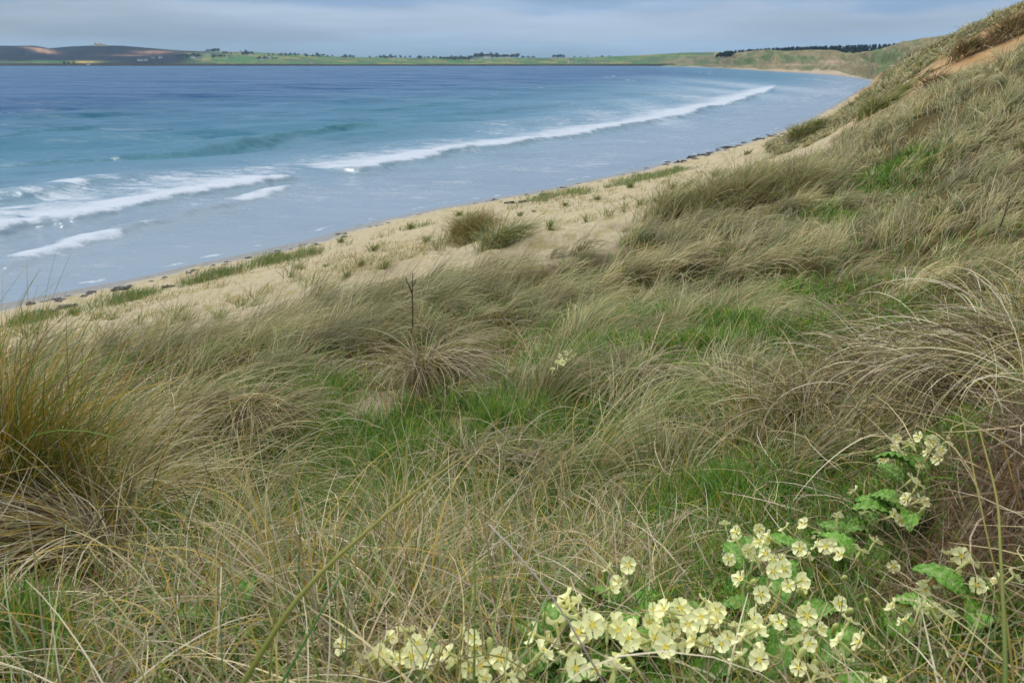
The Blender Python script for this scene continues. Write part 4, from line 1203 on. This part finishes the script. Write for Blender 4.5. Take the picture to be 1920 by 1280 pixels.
# hanging tuft in the middle of the green hollow, and fringe heaps beside it
for (a, b, n, L, lab) in [(880, 885, 170, .26, 'pale tuft of dead grass hanging forward in the green hollow'), (960, 880, 120, .22, 'smaller pale tuft beside the hanging tuft in the hollow'),
                          (800, 720, 520, .46, 'tall dense green brown tussock in the middle of the slope left of the distant primroses'), (1180, 740, 260, .36, 'straw tussock under the distant primroses'), (480, 810, 420, .36, 'flattened grey tussock at the left of the green hollow')]:
    q = hit([a], [b])[0]
    clump('grass_tussock', q, n, L, .0035, .17, [PALE * .9, STRAW2, GREYD, BROWN, OLIVE], R(-40), .5, R(60), R(-40), K=9, wind=.5, label=lab, mound=.06)

# green fringe on the lip of the sand terrace and small tufts on the sand
acc = Acc()
FR = np.array([(-40, 612), (60, 603), (130, 590), (200, 573), (260, 556), (330, 543), (400, 520), (500, 494), (560, 482), (640, 462), (690, 448), (760, 432), (830, 414), (930, 396), (1000, 378), (1050, 368), (1130, 352), (1200, 337), (1260, 325), (1330, 312)], float)
fx = rng.uniform(-40, 1330, 900); fy = np.interp(fx, FR[:, 0], FR[:, 1])
gapn = vnoise(fx / 34, fx * 0, 700)
keep = rng.uniform(0, 1, len(fx)) < np.clip(.1 + 2.2 * (gapn - .42), .03, 1)
fx, fy = fx[keep], fy[keep] + rng.normal(0, 2.5, keep.sum())
S = hit(fx, fy); S = S[polydist(S[:, 0], S[:, 1], SHORE)[0] > 1.2]
t = np.repeat(np.arange(len(S)), 28); n = len(t)
bx = S[t, 0] + rng.normal(0, .4, n); by = S[t, 1] + rng.normal(0, .55, n)
dd = np.hypot(bx, by)
pool = np.array([GREYG * .95, GREEN_, OLIVE, GREYG, STRAW2]); c0 = pool[rng.integers(0, 5, n)] * rng.uniform(.75, 1.15, (n, 1))
acc.add(*blades(np.stack([bx, by, hz(bx, by) - .02], 1), WIND + rng.normal(0, .9, n), rng.normal(R(72), R(12), n), rng.normal(R(35), R(20), n), rng.uniform(.1, .5, n) * (.5 + vnoise(bx * .7, by * .7, 720)), .0006 * dd, c0 * .9, c0, 3))
tag(acc.build('lyme_grass'), 'short green grass fringe along the lip of the sand terrace', 'grass', kind='stuff')
# thin low growth creeping over the terrace: too scattered to count
acc = Acc()
S = np.stack([rng.uniform(-60, 1500, 14000), rng.uniform(250, 660, 14000)], 1)
ge = np.interp(S[:, 0], [p[0] for p in GRASS_EDGE], [p[1] for p in GRASS_EDGE]); fe = np.interp(S[:, 0], FR[:, 0], FR[:, 1])
S = S[(S[:, 1] < ge + 10) & (S[:, 1] > fe + 2)]
S = hit(S[:, 0], S[:, 1]); d = np.hypot(S[:, 0], S[:, 1])
pm = fbm(S[:, 0] * .28, S[:, 1] * .28, 900, 3)
S = S[(rng.uniform(0, 1, len(S)) < smooth(.36, .6, pm)) & (d > 14)]
t = np.repeat(np.arange(len(S)), 7); n = len(t)
bx = S[t, 0] + rng.normal(0, .16, n); by = S[t, 1] + rng.normal(0, .16, n); dd = np.hypot(bx, by)
pool = np.array([GREYG, OLIVE, STRAW2, STRAW, OCHRE]); c0 = pool[rng.integers(0, 5, n)] * rng.uniform(.75, 1.2, (n, 1))
acc.add(*blades(np.stack([bx, by, hz(bx, by) - .01], 1), WIND + rng.normal(0, 1.2, n), rng.normal(R(55), R(18), n), rng.normal(R(15), R(20), n), rng.uniform(.06, .26, n), .0006 * dd, c0 * .9, c0, 3))
tag(acc.build('sparse_grass'), 'sparse low grass creeping over the pale sand of the terrace', 'grass', kind='stuff')
TUFTS = [(545, 520, .5), (560, 505, .4), (450, 575, .35), (330, 600, .4), (260, 610, .3), (210, 600, .35), (180, 598, .4), (140, 592, .45), (480, 565, .35), (410, 600, .3), (350, 607, .3), (610, 500, .3), (675, 500, .28), (700, 470, .3), (800, 455, .35), (820, 470, .4),
         (975, 405, .25), (1000, 398, .25), (1100, 415, .4), (1140, 405, .35), (1170, 398, .4), (1200, 385, .4), (1230, 380, .45), (1260, 355, .5), (1290, 350, .5), (1180, 352, .4), (1060, 385, .25), (1120, 375, .3), (1340, 335, .5), (900, 425, .3), (120, 640, .4), (200, 645, .45), (290, 630, .4), (60, 630, .5), (720, 505, .3), (650, 520, .3), (585, 535, .35), (1400, 290, .6), (1440, 280, .5), (520, 480, .4), (640, 455, .5), (770, 430, .45), (860, 405, .4), (1030, 430, .25)]
P_ = hit([t[0] for t in TUFTS], [t[1] for t in TUFTS])
for (a, b, sz), q in zip(TUFTS, P_):
    d = np.hypot(q[0], q[1])
    clump('grass_tuft', q, int(rng.integers(26, 64)), sz * rng.uniform(.5, 1.1), .00065 * d, sz * rng.uniform(.3, .6), [GREYG, OLIVE, GREEN_, STRAW2, OLIVE], WIND, .5, R(66), R(20), K=4, wind=.35,
          label='small thin green tuft scattered on the bare sand terrace', cat='grass', group='small grass tufts on the sand terrace')

# ------------------------------------------------------------------ seaweed along the wet edge
M_WEED = flat_mat('wet_seaweed', (.028, .022, .015), .45, .4, .5, 12)
def weed(q, s, label, group='seaweed lumps along the tide line', seed=0):
    r = np.random.default_rng(seed)
    bm = bmesh.new()
    for k in range(r.integers(3, 7)):
        mtx = Matrix.Translation((r.normal(0, s * .5), r.normal(0, s * .35), s * .06)) @ Matrix.Rotation(r.uniform(0, 6.28), 4, 'Z') @ Matrix.Diagonal((s * r.uniform(.3, .7), s * r.uniform(.18, .4), s * r.uniform(.08, .22), 1))
        bmesh.ops.create_icosphere(bm, subdivisions=2, radius=1, matrix=mtx)
    for v in bm.verts: v.co += Vector(r.normal(0, s * .045, 3))
    for k in range(6):      # strap fronds lying out from the heap
        a = r.uniform(0, 6.28); l_ = s * r.uniform(.5, 1.2); w_ = s * .06
        prev = None
        for i in range(5):
            x = math.cos(a) * l_ * i / 4; y = math.sin(a) * l_ * i / 4; a += r.normal(0, .18)
            e = (bm.verts.new((x - math.sin(a) * w_, y + math.cos(a) * w_, s * .05 + .02)), bm.verts.new((x + math.sin(a) * w_, y - math.cos(a) * w_, s * .04 + .02)))
            if prev: bm.faces.new((prev[0], prev[1], e[1], e[0]))
            prev = e
    o = bm_obj('seaweed_clump', bm, M_WEED, None); o.location = q
    return tag(o, label, 'seaweed', group)
WEED = [(224, 542, .42, 'dark brown seaweed lump alone on the wet sand edge'), (312, 539, .38, 'dark seaweed strip lying right of the lone lump'), (126, 576, .36, 'dark seaweed lump near the left end of the tide line'), (98, 585, .36, 'flat seaweed lump at the left end of the tide line'),
        (960, 381, .42, 'seaweed lump at the left end of the dark row below the terrace'), (985, 379, .5, 'long seaweed lump in the middle of the dark row below the terrace'), (1008, 370, .4, 'seaweed lump above the dark row on the paler sand'), (1023, 365, .45, 'seaweed lump at the right end of the dark row below the terrace')]
for i, (a, b, s, lab) in enumerate(WEED):
    q = hit([a], [b])[0]; weed(q + np.array([0, 0, .0]), s, lab, seed=i)
r = np.random.default_rng(91)
SHP = np.array([p for p in SHORE_PX], float); o_ = np.argsort(SHP[:16, 0])
sl = (np.interp(np.arange(0, 1500), SHP[1:14, 0], SHP[1:14, 1]))
wp = [(x, np.interp(x, np.arange(0, 1500), sl) + r.normal(-1.0, 2.0)) for x in np.concatenate([r.uniform(1230, 1470, 46), r.uniform(40, 480, 26), r.uniform(500, 1230, 34)])]
Q_ = hit([p[0] for p in wp], [p[1] for p in wp])
for i, q in enumerate(Q_):
    d = np.hypot(q[0], q[1])
    if q[2] > 1.2 or d > 140: continue
    big = wp[i][0] > 1230
    weed(q, r.uniform(.22, .5) if big else r.uniform(.1, .24), 'dark seaweed lump in the long wrack line below the tall dune' if big else 'small dark scrap of seaweed on the wet sand', 'wrack line pieces below the tall dune' if big else 'small seaweed scraps on the wet sand', seed=100 + i)

# ------------------------------------------------------------------ dead stalks
M_TWIG = flat_mat('dry_twig', tuple(lin(92, 80, 66)), .9, .1, .3, 40)
M_REED = attr_mat('reed_stalk', .6, .25)
def stalk_obj(name, path, r0, r1, label, cat, mat=M_TWIG, cols=None, branches=()):
    path = np.asarray(path, float); p = spline(path, 6); o0 = p[0].copy()
    V, Q = tube(p - o0, np.linspace(r0, r1, len(p)), 6)
    C = None
    if cols is not None:
        tt = np.repeat(np.linspace(0, 1, len(p)), 6)[:, None]; C = np.asarray(cols[0]) * (1 - tt) + np.asarray(cols[1]) * tt
    o = obj(name, mesh_from(name, V, Q, C, mat)); o.location = o0
    for (nm, bp_, b0, b1) in branches:
        bp_ = np.asarray(bp_, float) - o0; pp = spline(bp_, 5); V, Q = tube(pp, np.linspace(b0, b1, len(pp)), 5)
        obj(nm, mesh_from(nm, V, Q, None if cols is None else np.tile(np.asarray(cols[1]), (len(V), 1)), mat), o)
    return tag(o, label, cat)
q = hit([775], [655])[0]; Yq = q[1]
def up(pxs): return [at_y(a, b, Yq + dy) for a, b, dy in pxs]
stalk_obj('forked_twig', up([(774, 615, 0), (774, 580, .01), (773, 548, 0), (774, 512, .02)]), .0072, .0035, 'dead forked twig standing upright in the middle of the grass', 'twig',
          branches=[('branch', up([(773, 552, 0), (768, 538, -.03), (763, 528, -.05), (761, 520, -.05)]), .006, .003), ('branch', up([(773, 536, 0), (778, 530, .03), (780, 524, .04)]), .006, .003)])
q = hit([1868], [455])[0]; Yq = q[1]
stalk_obj('thin_twig', up([(1866, 462, 0), (1874, 430, .02), (1884, 400, 0), (1893, 368, .03)]), .011, .005, 'thin dark twig leaning right in the grass near the right edge', 'twig', branches=[('branch', up([(1884, 400, 0), (1893, 388, .02), (1897, 380, .03)]), .006, .003)])
OCR = lin(150, 138, 70); GRN = lin(96, 118, 56); GRB = lin(140, 124, 104)
stalk_obj('grass_stalk', [at_y(425, 1330, .48), at_y(560, 1120, .53), at_y(700, 985, .6), at_y(800, 905, .68), at_y(870, 855, .74)], .0028, .0008, 'long blurred ochre stalk slanting up right across the bottom of the view', 'grass stalk', M_REED, (OLIVE * .8, OCR))
stalk_obj('grass_stalk', [at_y(1160, 1330, .56), at_y(1115, 1250, .58), at_y(1050, 1140, .62), at_y(980, 1050, .66), at_y(916, 982, .7)], .0010, .0009, 'grey broken straw leaning left in front of the primroses', 'grass stalk', M_REED, (GRB * .6, lin(176, 166, 150)))
stalk_obj('grass_stalk', [at_y(1885, 1330, .62), at_y(1884, 1200, .66), at_y(1876, 1040, .72), at_y(1868, 930, .78), at_y(1835, 800, .86)], .0026, .0008, 'tall upright green stalk in front of the bare bank at the right', 'grass stalk', M_REED, (GRN, OCR))
stalk_obj('grass_stalk', [at_y(1905, 1320, .7), at_y(1885, 1150, .75), at_y(1850, 1000, .8), at_y(1800, 760, .95)], .0016, .0006, 'thin ochre stalk crossing behind the tall green stalk at the right', 'grass stalk', M_REED, (OCR * .8, OCR))
stalk_obj('grass_stalk', [at_y(500, 1330, .6), at_y(600, 1150, .66), at_y(660, 1030, .72), at_y(700, 900, .8)], .0016, .0005, 'green stalk rising beside the long blurred ochre stalk', 'grass stalk', M_REED, (DEEP, GRN))
stalk_obj('dead_sheaf', [at_y(1775, 962, 1.33), at_y(1740, 948, 1.36), at_y(1690, 930, 1.42), at_y(1640, 925, 1.5)], .007, .002, 'bundle of broken straw sticking left out of the bare bank', 'straw bundle', M_REED, (lin(150, 130, 96), lin(186, 168, 128)),
          branches=[('straw', [at_y(1775, 965, 1.32), at_y(1725, 952, 1.36), at_y(1660, 935, 1.43)], .002, .0012), ('straw', [at_y(1775, 957, 1.33), at_y(1720, 936, 1.38), at_y(1680, 918, 1.46)], .002, .001)])

# ------------------------------------------------------------------ primroses
M_PETAL = leaf_mat('primrose_petal', False, tuple(lin(255, 253, 194)), .3, .5, .02)
M_EYE = leaf_mat('primrose_eye', False, tuple(lin(246, 224, 100)), .2, .5, .02)
M_CALYX = leaf_mat('primrose_calyx', False, tuple(lin(206, 210, 132)), .3, .5, .03)
M_PSTEM = leaf_mat('primrose_stem', False, tuple(lin(176, 164, 122)), .1, .5, .03)
def primrose_leaf_mat():
    m, n, l, b = new_mat('primrose_leaf')
    tc = n.new('ShaderNodeTexCoord')
    v = n.new('ShaderNodeTexVoronoi'); v.inputs['Scale'].default_value = 170
    l.new(tc.outputs['Object'], v.inputs['Vector'])
    a = n.new('ShaderNodeAttribute'); a.attribute_name = 'Col'
    l.new(a.outputs['Color'], b.inputs['Base Color'])
    b.inputs['Roughness'].default_value = .5; b.inputs['Specular IOR Level'].default_value = .3
    bp = n.new('ShaderNodeBump'); bp.inputs['Strength'].default_value = .8; bp.inputs['Distance'].default_value = .003
    l.new(v.outputs['Distance'], bp.inputs['Height']); l.new(bp.outputs[0], b.inputs['Normal'])
    return m
M_PLEAF = primrose_leaf_mat()

def corolla_mesh(seed, rad=.0165):
    r = np.random.default_rng(seed)
    V, Q = [], []
    NR, NA = 6, 7
    for k in range(5):
        a0 = k * 2 * math.pi / 5 + r.normal(0, .06); o = len(V); lift = r.uniform(.02, .32); tw = r.normal(0, .12)
        for i in range(NR):
            t = i / (NR - 1)
            for j in range(NA):
                u = j / (NA - 1) * 2 - 1
                half = (.34 + .36 * t ** .8) * (1 if t < .8 else 1 - (t - .8) * .5)
                notch = .2 * math.exp(-(u / .28) ** 2) * t ** 3
                rr = rad * (.12 + .88 * t * (1 - .16 * u * u * t - notch))
                an = a0 + u * half
                z = rad * (lift * t ** 1.6 + .12 * t * abs(u) * 1.0 - .05 * math.cos(u * 3) + tw * u * t + .035 * math.sin(u * 7 + k) * t) + k * 1e-4
                V.append((rr * math.cos(an), rr * math.sin(an), z))
        for i in range(NR - 1):
            for j in range(NA - 1):
                q = o + i * NA + j; Q.append((q, q + 1, q + NA + 1, q + NA))
    return mesh_from('corolla', V, Q, mat=M_PETAL)
def eye_mesh():
    V = [(0, 0, .0012)]; T = []
    for j in range(20):
        a = j * 2 * math.pi / 20; r_ = .0038 * (1 + .38 * math.cos(5 * a)); V.append((r_ * math.cos(a), r_ * math.sin(a), .0022))
    for j in range(20): T.append((0, 1 + j, 1 + (j + 1) % 20))
    return mesh_from('eye', V, T, mat=M_EYE)
def calyx_mesh():
    V, Q = tube([(0, 0, -.020), (0, 0, -.017), (0, 0, -.010), (0, 0, -.004), (0, 0, .0008)], [.0011, .0024, .0027, .0024, .0021], 8)
    return mesh_from('calyx', V, Q, mat=M_CALYX)
def bud_mesh():
    V, Q = tube([(0, 0, -.012), (0, 0, -.009), (0, 0, 0), (0, 0, .007), (0, 0, .011), (0, 0, .0125)], [.001, .0024, .003, .0042, .0026, .0004], 8)
    return mesh_from('bud', V, Q, mat=M_CALYX)
CORS = [corolla_mesh(s) for s in range(8)]; EYE = eye_mesh(); CALYX = calyx_mesh(); BUD = bud_mesh()

def pleaf(parent, origin, az, ln, wd, rise, seed, name='leaf'):
    r = np.random.default_rng(seed)
    NR, NA = 17, 9; V = []; C = []
    base = lin(98, 146, 46) * r.uniform(.75, 1.15)
    for i in range(NR):
        t = i / (NR - 1)
        w_ = wd * (math.sin(math.pi * min(1, t * .86 + .1)) ** .8) * (.25 + .75 * smooth(0, .45, t))
        el_ = rise * (1 - 1.15 * t); x = ln * t; z = ln * (rise * t - .62 * rise * t * t * 1.2)
        for j in range(NA):
            u = j / (NA - 1) * 2 - 1
            crinkle = .0026 * math.sin(i * 2.1 + seed) * math.cos(u * 5) + .0034 * math.sin(i * 3.3 + j * 2.2 + seed)
            V.append((x, u * w_ * (1 + (.045 if abs(u) > .9 and i % 2 else 0)) + .0012 * math.sin(i * 4 + j), z + abs(u) ** 1.5 * w_ * .35 + crinkle))
            k = .3 * math.exp(-(u / .12) ** 2) + .16 * (math.sin(i * 2.6 + abs(u) * 5) > .55)
            C.append(base * (1 - k) + lin(190, 196, 140) * k)
    ob = obj(name, mesh_from(name, V, grid_quads(NR, NA), np.array(C), M_PLEAF), parent)
    ob.location = origin; ob.rotation_euler = (r.normal(0, .15), 0, az)
    return ob

PLANTS = [
 ('big primrose clump nearest the bottom centre with the fullest flower heads', [(1058, 1143), (1100, 1150), (1032, 1180), (1062, 1165), (1092, 1172), (1010, 1218), (1108, 1200), (1018, 1248), (1078, 1268), (1072, 1145)], 2, 6),
 ('primrose clump just right of the fullest one with an upright green bud', [(1160, 1178), (1178, 1196), (1172, 1238), (1150, 1268), (1185, 1180)], 1, 5),
 ('primrose clump with two tall flowers right of the bottom centre', [(1220, 1150), (1258, 1143), (1240, 1165), (1248, 1223), (1262, 1172), (1225, 1185)], 1, 4),
 ('leftmost primrose clump half sunk in the grass at the bottom', [(733, 1220), (673, 1240), (700, 1248), (743, 1262), (715, 1258), (685, 1262)], 0, 3),
 ('second primrose clump from the left along the bottom edge', [(783, 1227), (803, 1208), (822, 1224), (842, 1252), (855, 1238), (800, 1250), (772, 1248)], 0, 3),
 ('third primrose clump from the left along the bottom edge', [(887, 1223), (927, 1217), (880, 1250), (907, 1258), (938, 1240), (973, 1238), (950, 1262), (900, 1238)], 1, 4),
 ('small group of primroses alone in dry straw right of centre', [(1140, 1070), (1157, 1087), (1178, 1077), (1148, 1103), (1162, 1072)], 0, 2),
 ('primrose clump with many flowers left of the flowery corner', [(1358, 995), (1380, 1003), (1423, 993), (1405, 1017), (1423, 1020), (1440, 1027), (1421, 1036), (1368, 1040), (1433, 1063), (1463, 1060), (1470, 1008), (1380, 1018)], 0, 5),
 ('loose primrose clump of half turned flowers in the middle of the flowery corner', [(1507, 988), (1533, 1000), (1557, 993), (1518, 1033), (1557, 1030), (1497, 1047), (1545, 1045), (1530, 1030)], 2, 4),
 ('two stray primroses between the loose clump and the bare bank', [(1613, 1037), (1640, 1017)], 0, 2),
 ('primrose clump with an open flower beside a broad wrinkled leaf', [(1447, 1093), (1465, 1090), (1440, 1107), (1477, 1113), (1500, 1112), (1425, 1120), (1505, 1106)], 3, 5),
 ('pale primroses scattered in brown stems right of the two tall flowers', [(1333, 1147), (1290, 1133), (1327, 1190), (1367, 1183), (1287, 1165), (1380, 1172), (1345, 1160), (1312, 1180), (1300, 1200)], 1, 4),
 ('large primrose clump seen from behind near the bottom right', [(1420, 1197), (1447, 1177), (1423, 1240), (1405, 1185), (1462, 1168)], 0, 4),
 ('tall primrose clump with flowers facing up near the bottom right', [(1510, 1167), (1540, 1177), (1583, 1210), (1533, 1247), (1487, 1213), (1613, 1195), (1590, 1180)], 3, 5),
 ('cut off primrose at the very bottom right of the flowers', [(1655, 1275), (1630, 1282)], 0, 2),
 ('three primroses under the straw bundle', [(1620, 970), (1632, 975), (1677, 963), (1690, 968), (1600, 928)], 0, 3),
 ('primrose clump with open faces highest on the right under the dead grass', [(1682, 815), (1680, 828), (1703, 820), (1720, 838), (1747, 832), (1740, 845), (1777, 832), (1762, 850), (1692, 853), (1725, 873), (1657, 853), (1743, 855), (1768, 828), (1705, 842)], 1, 5),
 ('primroses between the highest clump and the straw bundle', [(1710, 900), (1703, 922), (1727, 927), (1732, 952), (1722, 902)], 1, 4),
 ('primrose clump with a long pink stem right of the bare soil', [(1780, 1037), (1797, 1063), (1832, 1087), (1677, 1047), (1870, 1073), (1903, 1073)], 2, 4),
 ('primrose clump of nodding flowers behind dark stems at the lower right', [(1675, 1130), (1728, 1128), (1753, 1127), (1743, 1153), (1697, 1160), (1780, 1140), (1765, 1120)], 1, 6),
 ('small distant primrose clump far up the grassy slope', [(1066, 668), (1071, 664), (1060, 672), (1072, 676), (1063, 680), (1053, 684), (1046, 690), (1036, 692), (1050, 678), (1078, 670)], 0, 5),
 ('primrose hidden deep in the left grass clump', [(50, 880), (64, 886), (58, 896)], 0, 2)]
r = np.random.default_rng(404)
for (lab, fl, buds, leaves) in PLANTS:
    fl = np.array(fl, float)
    far = fl[:, 1].mean() < 720
    if fl[:, 1].mean() > 980 and len(fl) > 3:
        more = fl[r.permutation(len(fl))[:int(len(fl) * (.85 if fl[:, 1].mean() > 1120 else .3))]] + r.normal(0, 1, (int(len(fl) * (.85 if fl[:, 1].mean() > 1120 else .3)), 2)) * np.array([30, 20]); fl = np.vstack([fl, more])
    H = .1 if not far else .17
    pos = hit(fl[:, 0], fl[:, 1], H + .0)
    pos[:, 2] -= .0
    cx, cy = pos[:, 0].mean(), pos[:, 1].mean() + .02
    base = np.array([cx, cy, hz(cx, cy) + (0 if not far else .1)])
    t = empty('primrose', base)
    tag(t, lab, 'primrose', 'wild primroses')
    sc = (1.08 if 'fullest one with' in lab or 'nearest the bottom' in lab else .87) if not far else 1.15
    for i, p in enumerate(pos):
        p = p + np.array([0, 0, r.uniform(-.02, .028)])
        to_cam = np.array([0, 0, CAM_Z]) - p; to_cam /= np.linalg.norm(to_cam)
        h_ = r.uniform(0, 6.283)
        nrm = np.array([-.25, .05, .62]) + .12 * to_cam + 1.0 * np.array([math.cos(h_), math.sin(h_), 0]); nrm /= np.linalg.norm(nrm)
        f = obj('flower', CORS[r.integers(0, len(CORS))], t)
        quat = Vector(nrm).to_track_quat('Z', 'Y') @ Matrix.Rotation(r.uniform(0, 6.28), 3, 'Z').to_quaternion()
        f.rotation_mode = 'QUATERNION'; f.rotation_quaternion = quat
        f.location = p - base; s = sc * r.uniform(.74, 1.15); f.scale = (s, s, s)
        obj('eye', EYE, f); obj('calyx', CALYX, f)
        # stem from the rosette up into the calyx
        e0 = p - base - nrm * .019 * s; e1 = e0 - nrm * .022 * s
        root = np.array([r.normal(0, .012), r.normal(0, .012), .0]) + (e0 * np.array([.35, .35, 0]))
        pts = spline([root, root * .5 + e1 * .5 + np.array([0, 0, .012]), e1, e0], 4)
        V, Q = tube(pts, .0013 * (1 if not far else 2.0), 5)
        obj('stem', mesh_from('stem', V, Q, mat=M_PSTEM), t)
    for k in range(buds):
        p = pos[r.integers(0, len(pos))] + np.array([r.normal(0, .022), r.normal(0, .015), r.uniform(-.02, .004)])
        b = obj('bud', BUD, t); b.location = p - base; b.rotation_euler = (r.normal(0, .4), r.normal(0, .4), 0); b.scale = (1.15,) * 3
        V, Q = tube(spline([(r.normal(0, .01), r.normal(0, .01), 0), (p - base) * .6 + np.array([0, 0, -.01]), p - base + np.array([0, 0, -.011])], 4), .0012, 5)
        obj('stem', mesh_from('stem', V, Q, mat=M_PSTEM), t)
    for k in range(leaves + 4):
        if far: ln, wd = .09, .022
        else: ln, wd = r.uniform(.07, .115), r.uniform(.017, .026)
        off = np.array([r.normal(0, .012), r.normal(0, .012), .004]) if k % 2 else (pos[r.integers(0, len(pos))] - base) * np.array([.7, .7, 0]) + np.array([0, 0, .004])
        off[2] = hz(base[0] + off[0], base[1] + off[1]) - base[2] + .012
        pleaf(t, off, r.uniform(0, 6.283), ln, wd, r.uniform(.7, 1.5), int(r.integers(0, 1e6)))

# broad leaved weeds
for (a, b, n, ln, lab) in [(1370, 935, 8, .09, 'dark green plantain rosette at the left of the flowery corner'), (320, 1015, 9, .06, 'dark green leafy weed among straw at the lower left'), (1390, 585, 7, .13, 'bright leafy weed in the green hollow up the slope'),
                           (690, 850, 8, .08, 'silverweed patch at the left of the green hollow'), (1010, 900, 7, .08, 'leafy weed on the right of the green hollow'), (1600, 1045, 7, .08, 'dark leafy weed under the loose primroses'), (430, 1200, 4, .09, 'single broad green blade plant at the bottom left')]:
    q = hit([a], [b])[0]
    t = empty('leafy_weed', q); tag(t, lab, 'weed')
    for k in range(n):
        o = pleaf(t, (r.normal(0, .01), r.normal(0, .01), .01), r.uniform(0, 6.28), ln * r.uniform(.7, 1.2), ln * .16, r.uniform(.7, 1.6), int(r.integers(0, 1e6)))

# ------------------------------------------------------------------ the damp air over the bay
bm = bmesh.new(); box(bm, -12000, 12000, -400, 9000, -6, 190)
m = bpy.data.materials.new('haze'); m.use_nodes = True; n = m.node_tree.nodes; n.clear()
out = n.new('ShaderNodeOutputMaterial'); pv = n.new('ShaderNodeVolumePrincipled')
pv.inputs['Color'].default_value = (.5, .8, 1, 1); pv.inputs['Density'].default_value = 0.00005; pv.inputs['Anisotropy'].default_value = .2
m.node_tree.links.new(pv.outputs[0], out.inputs['Volume'])
tag(bm_obj('haze', bm, m, None), 'thin blue haze over the far side of the bay', 'haze', kind='stuff')
